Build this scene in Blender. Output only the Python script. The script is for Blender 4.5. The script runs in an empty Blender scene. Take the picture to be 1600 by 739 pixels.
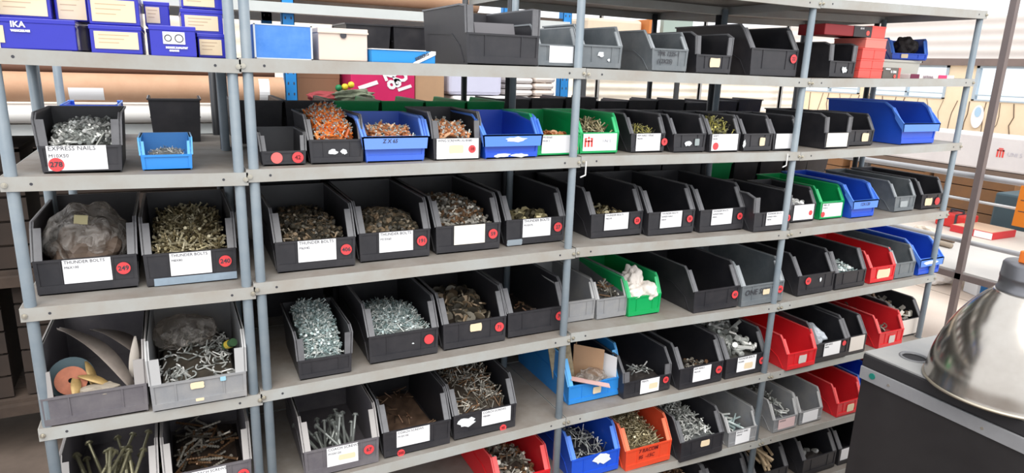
import bpy, math, random
import numpy as np
from mathutils import Matrix, Vector
random.seed(7)
RNG = np.random.default_rng(7)
SC = bpy.context.scene
COL = SC.collection

# ------------------------------------------------------------------ camera, world, lights, exposure
cam_d = bpy.data.cameras.new('camera'); cam = bpy.data.objects.new('camera', cam_d); COL.objects.link(cam)
cam_d.sensor_width = 36.0; cam_d.lens = 23.6279; cam_d.clip_end = 200
_R, _U, _W = (0.896161, -0.442513, 0.032814), (0.080104, 0.234074, 0.968913), (0.436438, 0.865674, -0.245215)
cam.matrix_world = Matrix(((_R[0], _U[0], -_W[0], 0.0), (_R[1], _U[1], -_W[1], -1.72), (_R[2], _U[2], -_W[2], 1.8), (0, 0, 0, 1)))
SC.camera = cam
wd = bpy.data.worlds.new('world'); SC.world = wd; wd.use_nodes = True
bg = wd.node_tree.nodes['Background']; bg.inputs[0].default_value = (0.93, 0.96, 1.0, 1); bg.inputs[1].default_value = 1.1
sun_d = bpy.data.lights.new('sun', 'SUN'); sun_d.energy = 2.1; sun_d.angle = math.radians(50); sun_d.color = (1.0, 0.96, 0.9)
sun = bpy.data.objects.new('sun', sun_d); COL.objects.link(sun)
sun.rotation_euler = Vector((0.25, 0.72, -1.0)).to_track_quat('-Z', 'Y').to_euler()
SC.view_settings.view_transform = 'Standard'; SC.view_settings.look = 'None'; SC.view_settings.gamma = 1
SC.view_settings.use_curve_mapping = False; SC.view_settings.exposure = 0.5
SC.cycles.max_bounces = 8

# ------------------------------------------------------------------ materials
def srgb(r, g, b):
    f = lambda c: ((c/255+0.055)/1.055)**2.4 if c > 10 else c/255/12.92
    return (f(r), f(g), f(b), 1)
MATS = {}
def mat(name, col, rough=0.5, metal=0.0, noise=0.0, nscale=20.0, dirt=None, tint=False, bump=0.0, spec=0.5, coat=0.0):
    if name in MATS: return MATS[name]
    m = bpy.data.materials.new(name); m.use_nodes = True; nt = m.node_tree; b = nt.nodes['Principled BSDF']
    b.inputs['Roughness'].default_value = rough; b.inputs['Metallic'].default_value = metal
    b.inputs['Specular IOR Level'].default_value = spec; b.inputs['Coat Weight'].default_value = coat
    b.inputs['Base Color'].default_value = col
    if tint:
        a = nt.nodes.new('ShaderNodeAttribute'); a.attribute_name = 'tint'
        nt.links.new(a.outputs['Color'], b.inputs['Base Color'])
    elif noise or dirt:
        tc = nt.nodes.new('ShaderNodeTexCoord'); n = nt.nodes.new('ShaderNodeTexNoise')
        n.inputs['Scale'].default_value = nscale; n.inputs['Detail'].default_value = 6; n.inputs['Roughness'].default_value = 0.65
        nt.links.new(tc.outputs['Object'], n.inputs['Vector'])
        r = nt.nodes.new('ShaderNodeValToRGB'); r.color_ramp.elements[0].position = 0.35; r.color_ramp.elements[1].position = 0.72
        d = dirt or tuple(min(1, c*(1+noise)) for c in col[:3])+(1,)
        r.color_ramp.elements[0].color = tuple(c*(1-noise) for c in col[:3])+(1,); r.color_ramp.elements[1].color = d
        nt.links.new(n.outputs['Fac'], r.inputs['Fac']); nt.links.new(r.outputs['Color'], b.inputs['Base Color'])
        mr = nt.nodes.new('ShaderNodeMapRange'); mr.inputs['To Min'].default_value = max(0.05, rough-0.1); mr.inputs['To Max'].default_value = min(1, rough+0.15)
        nt.links.new(n.outputs['Fac'], mr.inputs['Value']); nt.links.new(mr.outputs['Result'], b.inputs['Roughness'])
        if bump:
            bp = nt.nodes.new('ShaderNodeBump'); bp.inputs['Strength'].default_value = bump; bp.inputs['Distance'].default_value = 0.002
            nt.links.new(n.outputs['Fac'], bp.inputs['Height']); nt.links.new(bp.outputs['Normal'], b.inputs['Normal'])
    MATS[name] = m
    return m
def glassy(name, col=(0.9, 0.95, 1, 1), mix=0.15, rough=0.1, wrinkle=0):
    if name in MATS: return MATS[name]
    m = bpy.data.materials.new(name); m.use_nodes = True; nt = m.node_tree; nt.nodes.clear()
    o = nt.nodes.new('ShaderNodeOutputMaterial'); t = nt.nodes.new('ShaderNodeBsdfTransparent'); g = nt.nodes.new('ShaderNodeBsdfPrincipled')
    t.inputs[0].default_value = col; g.inputs['Base Color'].default_value = col; g.inputs['Roughness'].default_value = rough
    x = nt.nodes.new('ShaderNodeMixShader'); x.inputs[0].default_value = mix
    if wrinkle:
        tc = nt.nodes.new('ShaderNodeTexCoord'); n = nt.nodes.new('ShaderNodeTexNoise'); n.inputs['Scale'].default_value = wrinkle; n.inputs['Detail'].default_value = 4; n.inputs['Distortion'].default_value = 1.5
        nt.links.new(tc.outputs['Object'], n.inputs['Vector']); bp = nt.nodes.new('ShaderNodeBump'); bp.inputs['Strength'].default_value = 1.0; bp.inputs['Distance'].default_value = 0.02
        nt.links.new(n.outputs['Fac'], bp.inputs['Height']); nt.links.new(bp.outputs['Normal'], g.inputs['Normal'])
        r = nt.nodes.new('ShaderNodeMapRange'); r.inputs['From Min'].default_value = .35; r.inputs['From Max'].default_value = .7; r.inputs['To Min'].default_value = mix*.4; r.inputs['To Max'].default_value = min(1, mix*2)
        nt.links.new(n.outputs['Fac'], r.inputs['Value']); nt.links.new(r.outputs['Result'], x.inputs[0])
    nt.links.new(t.outputs[0], x.inputs[1]); nt.links.new(g.outputs[0], x.inputs[2]); nt.links.new(x.outputs[0], o.inputs[0])
    MATS[name] = m
    return m
STEEL = mat('painted_steel', srgb(122, 135, 145), 0.45, 0, 0.06, 9, dirt=srgb(138, 147, 153))
SHELF = mat('shelf_paint', srgb(172, 174, 171), 0.5, 0, 0.05, 7, dirt=srgb(158, 152, 143))
SHELF_TOP = mat('dusty_shelf_top', srgb(150, 146, 140), 0.65, 0, 0.12, 5, dirt=srgb(112, 100, 90))
DARKSTEEL = mat('dark_rack_steel', srgb(58, 60, 64), 0.5, 0, 0.1, 9)
BOLT = mat('zinc_bolt', srgb(190, 185, 172), 0.35, 0.8)
PAPER = mat('paper_label', srgb(240, 240, 242), 0.6)
CREAM = mat('cream_label', srgb(232, 212, 178), 0.6)
REDS = mat('red_sticker', srgb(226, 70, 74), 0.5)
INK = mat('ink', srgb(60, 60, 66), 0.6)
REDINK = mat('dark_red_ink', srgb(110, 18, 24), 0.6)
WHITEPEN = mat('white_scuff', srgb(225, 230, 232), 0.6)
CARD = mat('brown_cardboard', srgb(186, 150, 118), 0.8, 0, 0.08, 6)
WOOD = mat('dark_timber', srgb(62, 50, 43), 0.85, 0, 0.3, 5, dirt=srgb(82, 68, 58))
TINT = mat('tinted_metal', (1, 1, 1, 1), 0.38, 0.3, tint=True)
TINTD = mat('tinted_matte', (1, 1, 1, 1), 0.5, 0.0, tint=True)
PLAST = {  # body, rim: paler rims have sky glint painted in, black also scuffed
 'black': (mat('black_plastic', srgb(42, 42, 47), 0.42, 0, 0.12, 14, dirt=srgb(56, 54, 57)), mat('black_plastic_worn_glint_rim', srgb(104, 104, 107), 0.4, 0, 0.15, 30)),
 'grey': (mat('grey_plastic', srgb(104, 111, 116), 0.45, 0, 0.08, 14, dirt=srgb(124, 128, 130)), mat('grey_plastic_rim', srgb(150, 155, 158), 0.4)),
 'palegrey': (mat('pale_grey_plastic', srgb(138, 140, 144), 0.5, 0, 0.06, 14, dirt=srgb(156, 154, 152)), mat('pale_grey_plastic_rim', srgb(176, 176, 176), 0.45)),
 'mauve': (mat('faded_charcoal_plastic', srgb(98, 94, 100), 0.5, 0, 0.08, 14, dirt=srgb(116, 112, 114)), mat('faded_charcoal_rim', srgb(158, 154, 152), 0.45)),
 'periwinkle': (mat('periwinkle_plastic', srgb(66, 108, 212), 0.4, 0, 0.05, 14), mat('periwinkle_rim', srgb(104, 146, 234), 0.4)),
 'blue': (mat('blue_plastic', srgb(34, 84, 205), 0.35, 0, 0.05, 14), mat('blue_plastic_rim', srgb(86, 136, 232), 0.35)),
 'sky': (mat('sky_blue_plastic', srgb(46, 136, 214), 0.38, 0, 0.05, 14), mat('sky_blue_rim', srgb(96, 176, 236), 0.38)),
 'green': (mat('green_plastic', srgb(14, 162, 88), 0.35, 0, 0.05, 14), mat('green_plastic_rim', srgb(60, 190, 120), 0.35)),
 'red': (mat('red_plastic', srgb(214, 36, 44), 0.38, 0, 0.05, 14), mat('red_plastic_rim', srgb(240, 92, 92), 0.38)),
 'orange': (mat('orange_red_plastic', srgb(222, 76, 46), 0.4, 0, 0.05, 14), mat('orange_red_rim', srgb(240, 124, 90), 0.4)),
}

# ------------------------------------------------------------------ mesh helpers
class MB:
    def __init__(s): s.v = []; s.f = []; s.m = []
    def add(s, vs, fs, mi=0):
        n = len(s.v); s.v += [tuple(v) for v in vs]; s.f += [tuple(i+n for i in f) for f in fs]; s.m += [mi]*len(fs); return s
    def box(s, x0, x1, y0, y1, z0, z1, mi=0):
        vs = [(x, y, z) for z in (z0, z1) for y in (y0, y1) for x in (x0, x1)]
        return s.add(vs, [(0, 2, 3, 1), (4, 5, 7, 6), (0, 1, 5, 4), (2, 6, 7, 3), (0, 4, 6, 2), (1, 3, 7, 5)], mi)
    def prism_x(s, poly, x0, x1, mi=0):      # polygon of (y,z), extruded in x
        n = len(poly); vs = [(x0, y, z) for y, z in poly]+[(x1, y, z) for y, z in poly]
        return s.add(vs, [tuple(range(n)), tuple(range(2*n-1, n-1, -1))]+[(i, i+n, (i+1) % n+n, (i+1) % n) for i in range(n)], mi)
    def tube(s, p0, p1, r0, r1=None, n=8, mi=0, cap=True):
        r1 = r0 if r1 is None else r1; p0 = Vector(p0); p1 = Vector(p1); d = (p1-p0).normalized()
        a = d.orthogonal().normalized(); b = d.cross(a)
        ring = lambda p, r: [tuple(p+a*r*math.cos(2*math.pi*i/n)+b*r*math.sin(2*math.pi*i/n)) for i in range(n)]
        fs = [(i, (i+1) % n, (i+1) % n+n, i+n) for i in range(n)]
        if cap: fs += [tuple(range(n-1, -1, -1)), tuple(range(n, 2*n))]
        return s.add(ring(p0, r0)+ring(p1, r1), fs, mi)
    def path(s, pts, r, n=6, mi=0):
        for a, b in zip(pts[:-1], pts[1:]): s.tube(a, b, r, r, n, mi)
        return s
    def lathe(s, prof, n=32, mi=0, c=(0, 0)):
        vs = [(c[0]+r*math.cos(2*math.pi*i/n), c[1]+r*math.sin(2*math.pi*i/n), z) for r, z in prof for i in range(n)]
        fs = [(k*n+i, k*n+(i+1) % n, (k+1)*n+(i+1) % n, (k+1)*n+i) for k in range(len(prof)-1) for i in range(n)]
        return s.add(vs, fs, mi)
    def disc(s, cx, cz, r, y0, y1, n=20, mi=0):   # disc facing -Y
        vs = [(cx+r*math.cos(2*math.pi*i/n), y, cz+r*math.sin(2*math.pi*i/n)) for y in (y0, y1) for i in range(n)]
        return s.add(vs, [tuple(range(n)), tuple(range(2*n-1, n-1, -1))]+[(i, i+n, (i+1) % n+n, (i+1) % n) for i in range(n)], mi)
    def warp(s, fn): s.v = [fn(*v) for v in s.v]; return s
    def mesh(s, name, mats, smooth=False):
        me = bpy.data.meshes.new(name); me.from_pydata(s.v, [], s.f)
        for m in (mats if isinstance(mats, (list, tuple)) else [mats]): me.materials.append(m)
        me.polygons.foreach_set('material_index', s.m)
        if smooth: me.polygons.foreach_set('use_smooth', [True]*len(s.f))
        me.update(); return me
    def obj(s, name, mats, parent=None, smooth=False, bevel=0.0, loc=None, rot=None):
        o = bpy.data.objects.new(name, s.mesh(name, mats, smooth)); COL.objects.link(o); o.parent = parent
        if bevel:
            b = o.modifiers.new('bevel', 'BEVEL'); b.width = bevel; b.segments = 2; b.limit_method = 'ANGLE'
        if loc: o.location = loc
        if rot: o.rotation_euler = rot
        return o
def meshobj(name, me, parent=None, loc=(0, 0, 0), rot=(0, 0, 0)):
    o = bpy.data.objects.new(name, me); COL.objects.link(o); o.parent = parent; o.location = loc; o.rotation_euler = rot; return o
def tag(o, label, cat, group=None, kind=None):
    o['label'] = label; o['category'] = cat
    if group: o['group'] = group
    if kind: o['kind'] = kind
    return o
def thing(name, label, cat, loc=(0, 0, 0), rot=(0, 0, 0), group=None):
    o = bpy.data.objects.new(name, None); COL.objects.link(o); o.location = loc; o.rotation_euler = rot; o.empty_display_size = 0.05
    return tag(o, label, cat, group)
def struct(o): o['kind'] = 'structure'; return o
TXT = {}
def lettering(s, size, m, parent, x, z, y, name='lettering', align='LEFT', bold=0.0, shear=0.0, rot=0.0):
    key = (s, size, align, bold, m.name, shear)
    if key not in TXT:
        c = bpy.data.curves.new('t', 'FONT'); c.body = s; c.size = size; c.align_x = align; c.align_y = 'CENTER'; c.offset = bold; c.resolution_u = 2; c.shear = shear
        c.extrude = 0.0002
        o = bpy.data.objects.new('t', c); me = bpy.data.meshes.new_from_object(o); me.name = 'lettering'
        me.transform(Matrix.Rotation(math.pi/2, 4, 'X')); me.materials.clear(); me.materials.append(m)
        TXT[key] = me; bpy.data.objects.remove(o); bpy.data.curves.remove(c)
    o = meshobj(name, TXT[key], parent, (x, y, z), (0, rot, 0)); return o

# ------------------------------------------------------------------ rack geometry
PX = [-0.3201, 0.1298, 0.1638, 1.071, 2.0079, 2.9731]
SHZ = {'A1': (1.8025, 1.7945), 'A2': (1.5399, 1.5309), 'A3': (1.2474, 1.2411), 'A4': (0.9535, 0.9458), 'B1': (1.7975, 1.8022), 'B2': (1.538, 1.5412), 'B3': (1.2504, 1.2551), 'B4': (0.9527, 0.9644), 'B5': (0.6472, 0.6696), 'C0': (2.0629, 2.0591), 'C1': (1.8014, 1.7932), 'C2': (1.5438, 1.5338), 'C3': (1.2575, 1.2394), 'C4': (0.9718, 0.9505), 'C5': (0.6708, 0.6611), 'C6': (0.3996, 0.3653), 'D0': (2.0615, 2.0808), 'D1': (1.7931, 1.8127), 'D2': (1.5328, 1.5481), 'D3': (1.242, 1.2523), 'D4': (0.9517, 0.9617), 'D5': (0.6602, 0.6587), 'D6': (0.3676, 0.3522), 'A5': (0.665, 0.66), 'A6': (0.38, 0.375), 'B6': (0.378, 0.385), 'A7': (0.09, 0.09), 'B7': (0.09, 0.09), 'C7': (0.09, 0.09), 'D7': (0.09, 0.085)}
BAY = {'A': (0, 1), 'B': (2, 3), 'C': (3, 4), 'D': (4, 5)}
def shz(k, x):
    a, b = BAY[k[0]]; s = (x-PX[a])/(PX[b]-PX[a]); z = SHZ[k]; return z[0]*(1-s)+z[1]*s

# ------------------------------------------------------------------ the building
FLOORM = mat('concrete_floor', srgb(226, 212, 200), 0.6, 0, 0.04, 1.2, dirt=srgb(234, 222, 212))
DARKFLOOR = mat('darker_floor', srgb(92, 80, 72), 0.8, 0, 0.2, 2.5, dirt=srgb(112, 98, 88))
m = MB(); m.box(2.2, 12, -6, 12, -0.1, 0.0); struct(m.obj('floor', FLOORM))
m = MB(); m.box(-6, 2.2, -6, 12, -0.1, 0.0); struct(m.obj('floor', DARKFLOOR))  # left part of the floor in a darker tone
m = MB()                                                     # thin joints between floor slabs
for i in range(8): m.box(2.3+i*1.2, 2.308+i*1.2, -4, 8, 0.0, 0.0015)
for i in range(8): m.box(2.3, 11, -3+i*1.3, -2.992+i*1.3, 0.0, 0.0015)
struct(m.obj('trim_1', mat('floor_joint', srgb(150, 138, 128), 0.8)))
CORR = mat('corrugated_sheet', srgb(226, 218, 212), 0.55, 0, 0.03, 3, dirt=srgb(230, 222, 216))
CREAMWALL = mat('cream_plank_wall', srgb(245, 222, 188), 0.8, 0, 0.04, 3, dirt=srgb(250, 230, 200))
def corrugated(name, axis, c, a0, a1, z0, z1, pitch, amp, m_):
    mb = MB(); n = int((z1-z0)/pitch)*6; vs = []
    for i in range(n+1):
        z = z0+(z1-z0)*i/n; o = amp*math.sin(2*math.pi*i/6)
        for a in (a0, a1): vs.append((c+o, a, z) if axis == 'x' else (a, c+o, z))
        for a in (a0, a1): vs.append((c+o+.02, a, z) if axis == 'x' else (a, c+o+.02, z))
    fs = []
    for i in range(n):
        k = 4*i; fs += [(k, k+1, k+5, k+4), (k+2, k+6, k+7, k+3)]
    return mb.add(vs, fs).obj(name, m_, smooth=True)
struct(corrugated('wall_right', 'x', 8.0, -3, 12, 2.05, 2.50, 0.095, 0.005, CORR))
m = MB(); m.box(7.97, 8.05, -3, 12, 0, 1.60); struct(m.obj('wall_right', CREAMWALL))
m = MB(); m.box(7.93, 8.05, -3, 12, 1.975, 2.05); struct(m.obj('trim_2', mat('brown_steel_beam', srgb(128, 112, 106), 0.6, 0, 0.1, 6)))
# cracks in the cream wall: thin crooked battens' gaps
m = MB(); rr = random.Random(3)
for i in range(26):
    y = 1.6+i*0.155+rr.uniform(-.04, .04); pts = [(7.966, y+rr.uniform(-.02, .02), 1.59), (7.966, y+rr.uniform(-.04, .04), 1.45), (7.966, y+rr.uniform(-.04, .04), 1.36), (7.966, y+rr.uniform(-.05, .05), 1.24)]
    m.path(pts, rr.uniform(.002, .0045), 4)
struct(m.obj('trim_3', mat('dark_gap', srgb(96, 76, 62), 0.8)))
WINF = mat('window_frame', srgb(176, 190, 200), 0.5); GLASS = glassy('window_glass', (0.93, 0.97, 1, 1), 0.12)
wi = 0
for y0 in (1.6, 3.15, 4.25, 5.4, 6.55):
    y1 = y0+1.25 if y0 < 3 else y0+0.95; wi += 1
    m = MB(); m.box(7.96, 8.02, y0, y0+.03, 1.60, 1.975); m.box(7.96, 8.02, y1-.03, y1, 1.60, 1.975); m.box(7.96, 8.02, y0, y1, 1.60, 1.615); m.box(7.96, 8.02, y0, y1, 1.95, 1.975)
    m.box(7.965, 8.015, y0, y1, 1.655, 1.668); m.box(7.965, 8.015, (y0+y1)/2-.012, (y0+y1)/2+.012, 1.6, 1.975)
    f = struct(m.obj('window_%d' % wi, WINF))
    g = MB(); g.box(7.99, 7.994, y0+.03, y1-.03, 1.615, 1.95); g.obj('pane', GLASS, f)
m = MB()
for y0, y1 in ((-3, 1.6), (2.85, 3.15), (4.10, 4.25), (5.2, 5.4), (6.35, 6.55), (7.5, 12)): m.box(7.97, 8.05, y0, y1, 1.60, 1.975)
struct(m.obj('wall_right', CREAMWALL))
# far end wall with pale sheets
struct(corrugated('wall_back', 'y', 9.0, -6, 8.0, 0, 2.50, 0.19, 0.008, mat('pale_sheet_wall', srgb(226, 216, 200), 0.6, 0, 0.05, 2, dirt=srgb(238, 230, 216))))

# ------------------------------------------------------------------ shelving racks
def shelf_mesh(x0, x1, zl, zr, d, wrapl, wrapr):
    m = MB(); h = 0.031; t = 0.0015
    m.box(x0, x1, 0, d, -t, 0, 1)                                      # plate
    m.box(x0, x1, -t, 0.0, -h, 0.0003, 0); m.box(x0, x1, 0, 0.012, -h, -h+t, 0)     # front lip and its return
    m.box(x0, x1, d, d+t, -h, 0.0003, 0)
    m.box(x0, x0+t, 0, d, -h, 0.0003, 0); m.box(x1-t, x1, 0, d, -h, 0.0003, 0)
    for hx in (x0+0.055, x1-0.055):                                    # punched holes with dark rims
        m.disc(hx, -h*.5, 0.0032, -t-.0004, -t, 10, 2)
    k = lambda x, y, z: (x, y, z+zl+(zr-zl)*(x-x0)/(x1-x0))
    return m.warp(k)
def bolt_obj(parent, x, z, y=-0.004):
    m = MB(); m.disc(0, 0, 0.0042, -0.003, 0, 6); m.disc(0, 0, 0.006, 0, 0.001, 12); m.tube((0, -.003, 0), (0, -.006, 0), .002, n=6)
    if 'bolt' not in TXT: TXT['bolt'] = m.mesh('bolt', BOLT)
    return meshobj('bolt', TXT['bolt'], parent, (x, y, z))
def post_mb(x, y, side, z1, face):   # L profile, flange facing the aisle; face -1 = front post, 1 = rear
    m = MB(); yc = y+.0125 if face < 0 else y-.0125
    m.tube((x, yc, .006), (x, yc, z1), .012, n=20); m.tube((x, yc, 0), (x, yc, .006), .02, n=20); m.tube((x, yc, z1), (x, yc, z1+.004), .012, .009, n=20)
    return m
def rack(name, label, bay, levels, y0=0.0, d=0.45, posts=(1, 1), top=2.45, pm=STEEL, sm=SHELF, tm=SHELF_TOP, zoff=0, pm2=None):
    a, b = BAY[bay]; t = thing(name, label, 'shelving rack', (PX[a], y0, 0))
    t_x = PX[a]
    sh = []
    for L in levels:
        zl, zr = SHZ[bay+str(L)]
        x0 = PX[a]-.019 if posts[0] else PX[a]+.021; x1 = PX[b]+.019
        mb = shelf_mesh(x0-t_x, x1-t_x, zl+zoff, zr+zoff, d, posts[0], posts[1])
        o = mb.obj('shelf', [sm, tm, INK], t); sh.append(o)
        bolt_obj(o, x1-t_x-.006, zr+zoff-.016); bolt_obj(o, x0-t_x+.008, zl+zoff-.017)
    for i, px in ((0, PX[a]), (1, PX[b])):
        if not posts[i]: continue
        for face, yy in ((-1, 0.0008), (1, d-.0008)):
            post_mb(px-t_x, yy, -1 if i == 0 else 1, top, face).obj('upright', pm2 if (pm2 and i) else pm, t, True)
    return t
rack('shelving_rack', 'narrow two-bin-wide grey steel rack at the far left with blue boxes on top', 'A', [1, 2, 3, 4, 5, 6], top=2.45)
rack('shelving_rack', 'grey steel rack left of centre, holding the blue and white cardboard boxes', 'B', [1, 2, 3, 4, 5, 6, 7], top=2.45)
rack('shelving_rack', 'grey steel rack right of centre, its upper tray reaching the top of the photo', 'C', [0, 1, 2, 3, 4, 5, 6, 7], posts=(0, 1), top=2.045)
rack('shelving_rack', 'grey steel rack at the right end of the row, ending beside the dark cabinet', 'D', [0, 1, 2, 3, 4, 5, 6, 7], posts=(0, 1), top=2.06)
for bay, pos, lab in (('A', (1, 1), 'rack standing back to back behind the narrow left rack'), ('B', (1, 1), 'rack back to back behind the rack with the cardboard boxes'),
                 ('C', (0, 1), 'dark rack back to back behind the rack right of centre'), ('D', (0, 1), 'dark rack back to back behind the right end rack')):
    lv = [2, 3, 4, 5, 6, 7] if bay == 'A' else ([1, 2, 3, 4, 5, 6, 7] if bay == 'B' else [0, 2, 3, 4, 5, 6, 7])
    rack('shelving_rack', lab, bay, lv, y0=0.458, d=0.44, posts=pos, top=2.45 if bay in 'AB' else 2.05, pm=STEEL if bay == 'A' else DARKSTEEL, pm2=DARKSTEEL)  # rear-row posts use darker steel: their shadow side is put into the colour

# ------------------------------------------------------------------ bins
DIM = {'M': dict(H=.165, hf=.083, cy=.045, cz=.152, ct=.060, d=.40, fw=.016, tp=.05, w=.213),
       'S': dict(H=.124, hf=.062, cy=.030, cz=.112, ct=.042, d=.235, fw=.0095, tp=.10, w=.145),
       'U': dict(H=.132, hf=.060, cy=.002, cz=.118, ct=.030, d=.235, fw=.016, tp=.10, w=.150),
       'UM': dict(H=.170, hf=.083, cy=.003, cz=.152, ct=.045, d=.40, fw=.022, tp=.04, w=.213),
       'K': dict(H=.145, hf=.066, cy=.045, cz=.132, ct=.075, d=.36, fw=.006, tp=.12, w=.180),
       'T': dict(H=.076, hf=.036, cy=.008, cz=.068, ct=.016, d=.13, fw=.006, tp=.06, w=.110)}
SHELLS = {}
def shell_mesh(style, color, w, over):
    key = (style, color, round(w, 4), tuple(sorted(over.items())))
    if key in SHELLS: return SHELLS[key]
    D = dict(DIM[style]); D.update(over); H, hf, cy, cz, ct, d, fw, tp = (D[k] for k in ('H', 'hf', 'cy', 'cz', 'ct', 'd', 'fw', 'tp'))
    m = MB(); t = .003; hw = w/2
    side = [(0, 0), (0, hf), (cy, cz), (ct, H), (d, H), (d-.012, 0)]
    m.prism_x(side, -hw, -hw+t); m.prism_x(side, hw-t, hw)
    m.box(-hw+t, hw-t, 0, d-.012, 0, .003)
    m.prism_x([(d-.012-t, 0), (d-.012, 0), (d, H), (d-t, H)], -hw+t, hw-t)
    m.box(-hw+t, hw-t, 0, t, 0, hf)                                    # front panel
    b = .28*hf if style != 'T' else .1*hf
    m.box(-hw-.001, hw+.001, -.0035, 0, 0.004, b)                      # lower band
    m.box(-hw-.001, hw+.001, -.0030, t, hf-.004, hf+.001)              # lip of the front panel
    m.box(-hw-.001, -hw+.007, -.0025, 0, b, hf-.004); m.box(hw-.007, hw+.001, -.0025, 0, b, hf-.004)
    if style in ('M', 'UM', 'S', 'U'):
        m.box(-hw*.52, -hw*.49, -.0022, 0, b, hf-.004); m.box(hw*.50, hw*.53, -.0022, 0, b, hf-.004)
    if style == 'K':
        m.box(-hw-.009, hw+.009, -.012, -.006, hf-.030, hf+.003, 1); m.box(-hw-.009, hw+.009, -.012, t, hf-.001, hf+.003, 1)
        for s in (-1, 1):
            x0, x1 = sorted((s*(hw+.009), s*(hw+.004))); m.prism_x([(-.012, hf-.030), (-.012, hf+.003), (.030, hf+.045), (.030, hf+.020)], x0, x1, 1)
    rim_t = .0045 if style != 'K' else .006; ro = .0035 if style != 'K' else .009
    line = [(0, hf), (cy, cz), (ct, H), (d, H)]
    for s in (-1, 1):
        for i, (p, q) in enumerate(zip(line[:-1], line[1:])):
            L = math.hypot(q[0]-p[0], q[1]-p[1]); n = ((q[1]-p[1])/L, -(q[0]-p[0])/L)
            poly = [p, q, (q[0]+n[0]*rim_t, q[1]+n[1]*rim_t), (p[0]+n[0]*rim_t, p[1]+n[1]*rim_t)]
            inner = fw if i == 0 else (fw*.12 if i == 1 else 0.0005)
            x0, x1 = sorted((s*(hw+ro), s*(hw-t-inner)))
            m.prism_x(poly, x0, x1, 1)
        # embossed rib along the outer side
        if style in ('M', 'UM', 'S'):
            x0, x1 = sorted((s*hw, s*(hw+.0022)))
            for p, q in (((d*.9, H*.55), (d*.3, H*.5)), ((d*.3, H*.5), (.05, H*.30)), ((.05, H*.30), (.02, H*.03))):
                L = math.hypot(q[0]-p[0], q[1]-p[1]); n = ((q[1]-p[1])/L*.003, -(q[0]-p[0])/L*.003)
                m.prism_x([p, q, (q[0]+n[0], q[1]+n[1]), (p[0]+n[0], p[1]+n[1])], x0, x1, 0)
    m.prism_x([(d-.001, H-.005), (d-.001, H), (d+.004, H), (d+.004, H-.005)], -hw-ro, hw+ro, 0)
    m.warp(lambda x, y, z: (x*(1-tp*(1-min(z, H)/H))*(1-.03*y/d), y, z))
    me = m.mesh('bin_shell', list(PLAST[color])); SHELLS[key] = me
    return me

# --- heaps of small hardware: one "stuff" mesh each, of individually modelled pieces
def item_geo(kind):
    m = MB(); P = []
    def seg(p0, p1, r0, r1=None, n=5, c=0): m.tube(p0, p1, r0, r1, n, c)
    if kind == 'nail': seg((-.5, 0, 0), (.5, 0, 0), .034, .026, 4); seg((.5, 0, 0), (.53, 0, 0), .09, .09, 6)
    elif kind == 'peg': seg((-.5, 0, 0), (.42, 0, 0), .07, .07, 6); seg((.42, 0, 0), (.5, 0, 0), .13, .11, 8)
    elif kind == 'rod': seg((-.5, 0, 0), (.5, 0, 0), .05, .05, 5)
    elif kind == 'plug': seg((-.45, 0, 0), (.15, 0, 0), .11, .10, 6); seg((.15, 0, 0), (.22, 0, 0), .17, .17, 6); seg((-.62, 0, 0), (-.45, 0, 0), .06, .03, 5, 1); seg((.22, 0, 0), (.5, 0, 0), .055, .055, 5, 1)
    elif kind == 'bolt': seg((-.5, 0, 0), (.35, 0, 0), .08, .08, 6); seg((.35, 0, 0), (.5, 0, 0), .19, .19, 6); seg((.30, 0, 0), (.35, 0, 0), .24, .24, 8)
    elif kind == 'screw':
        for i in range(7): seg((-.5+i*.11, 0, 0), (-.5+i*.11+.055, 0, 0), .030, .052, 5); seg((-.5+i*.11+.055, 0, 0), (-.5+i*.11+.11, 0, 0), .052, .030, 5)
        seg((.27, 0, 0), (.47, 0, 0), .042, .042, 5); seg((.47, 0, 0), (.5, 0, 0), .065, .075, 6)
    elif kind == 'nut': seg((0, 0, -.16), (0, 0, .16), .42, .42, 6)
    elif kind == 'disc': seg((0, 0, -.06), (0, 0, .06), .5, .5, 10)
    elif kind == 'hook':
        pts = [(-.5, 0, 0), (.2, 0, 0)]+[(.2+.2*math.sin(a), .2-.2*math.cos(a), 0) for a in (.7, 1.5, 2.3, 3.1)]
        for a, b in zip(pts[:-1], pts[1:]): seg(a, b, .06, .06, 5)
    elif kind == 'clip': m.box(-.5, .5, -.12, .12, -.05, .05); m.box(.3, .5, -.12, .12, .05, .35)
    return np.array(m.v), m.f, m.m
GEO = {}
PAL = {'zinc': [(190, 192, 188), (150, 154, 150), (214, 214, 210), (120, 122, 118)], 'galv': [(176, 194, 194), (214, 224, 222), (130, 150, 148), (228, 232, 228)],
       'olive': [(150, 140, 104), (104, 96, 70), (176, 164, 126), (84, 78, 60)], 'dark': [(92, 86, 74), (66, 62, 54), (118, 106, 88), (140, 120, 96)],
       'brass': [(182, 170, 134), (146, 132, 98), (210, 200, 168), (104, 92, 66)], 'orange': [(232, 128, 50), (214, 104, 36), (240, 150, 78), (200, 96, 36)],
       'brown': [(120, 88, 66), (92, 70, 56), (150, 122, 98), (74, 60, 52)], 'mix': [(150, 146, 138), (96, 90, 80), (190, 184, 172), (126, 96, 70)],
       'peach': [(214, 150, 104), (190, 120, 76), (226, 180, 140), (170, 110, 70)], 'yellow': [(176, 168, 90), (120, 116, 70), (196, 190, 120), (90, 86, 64)], 'white': [(220, 220, 218), (240, 240, 238), (196, 196, 194), (205, 205, 200)]}
def lin(c): return np.array(srgb(*c)[:3])
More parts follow.
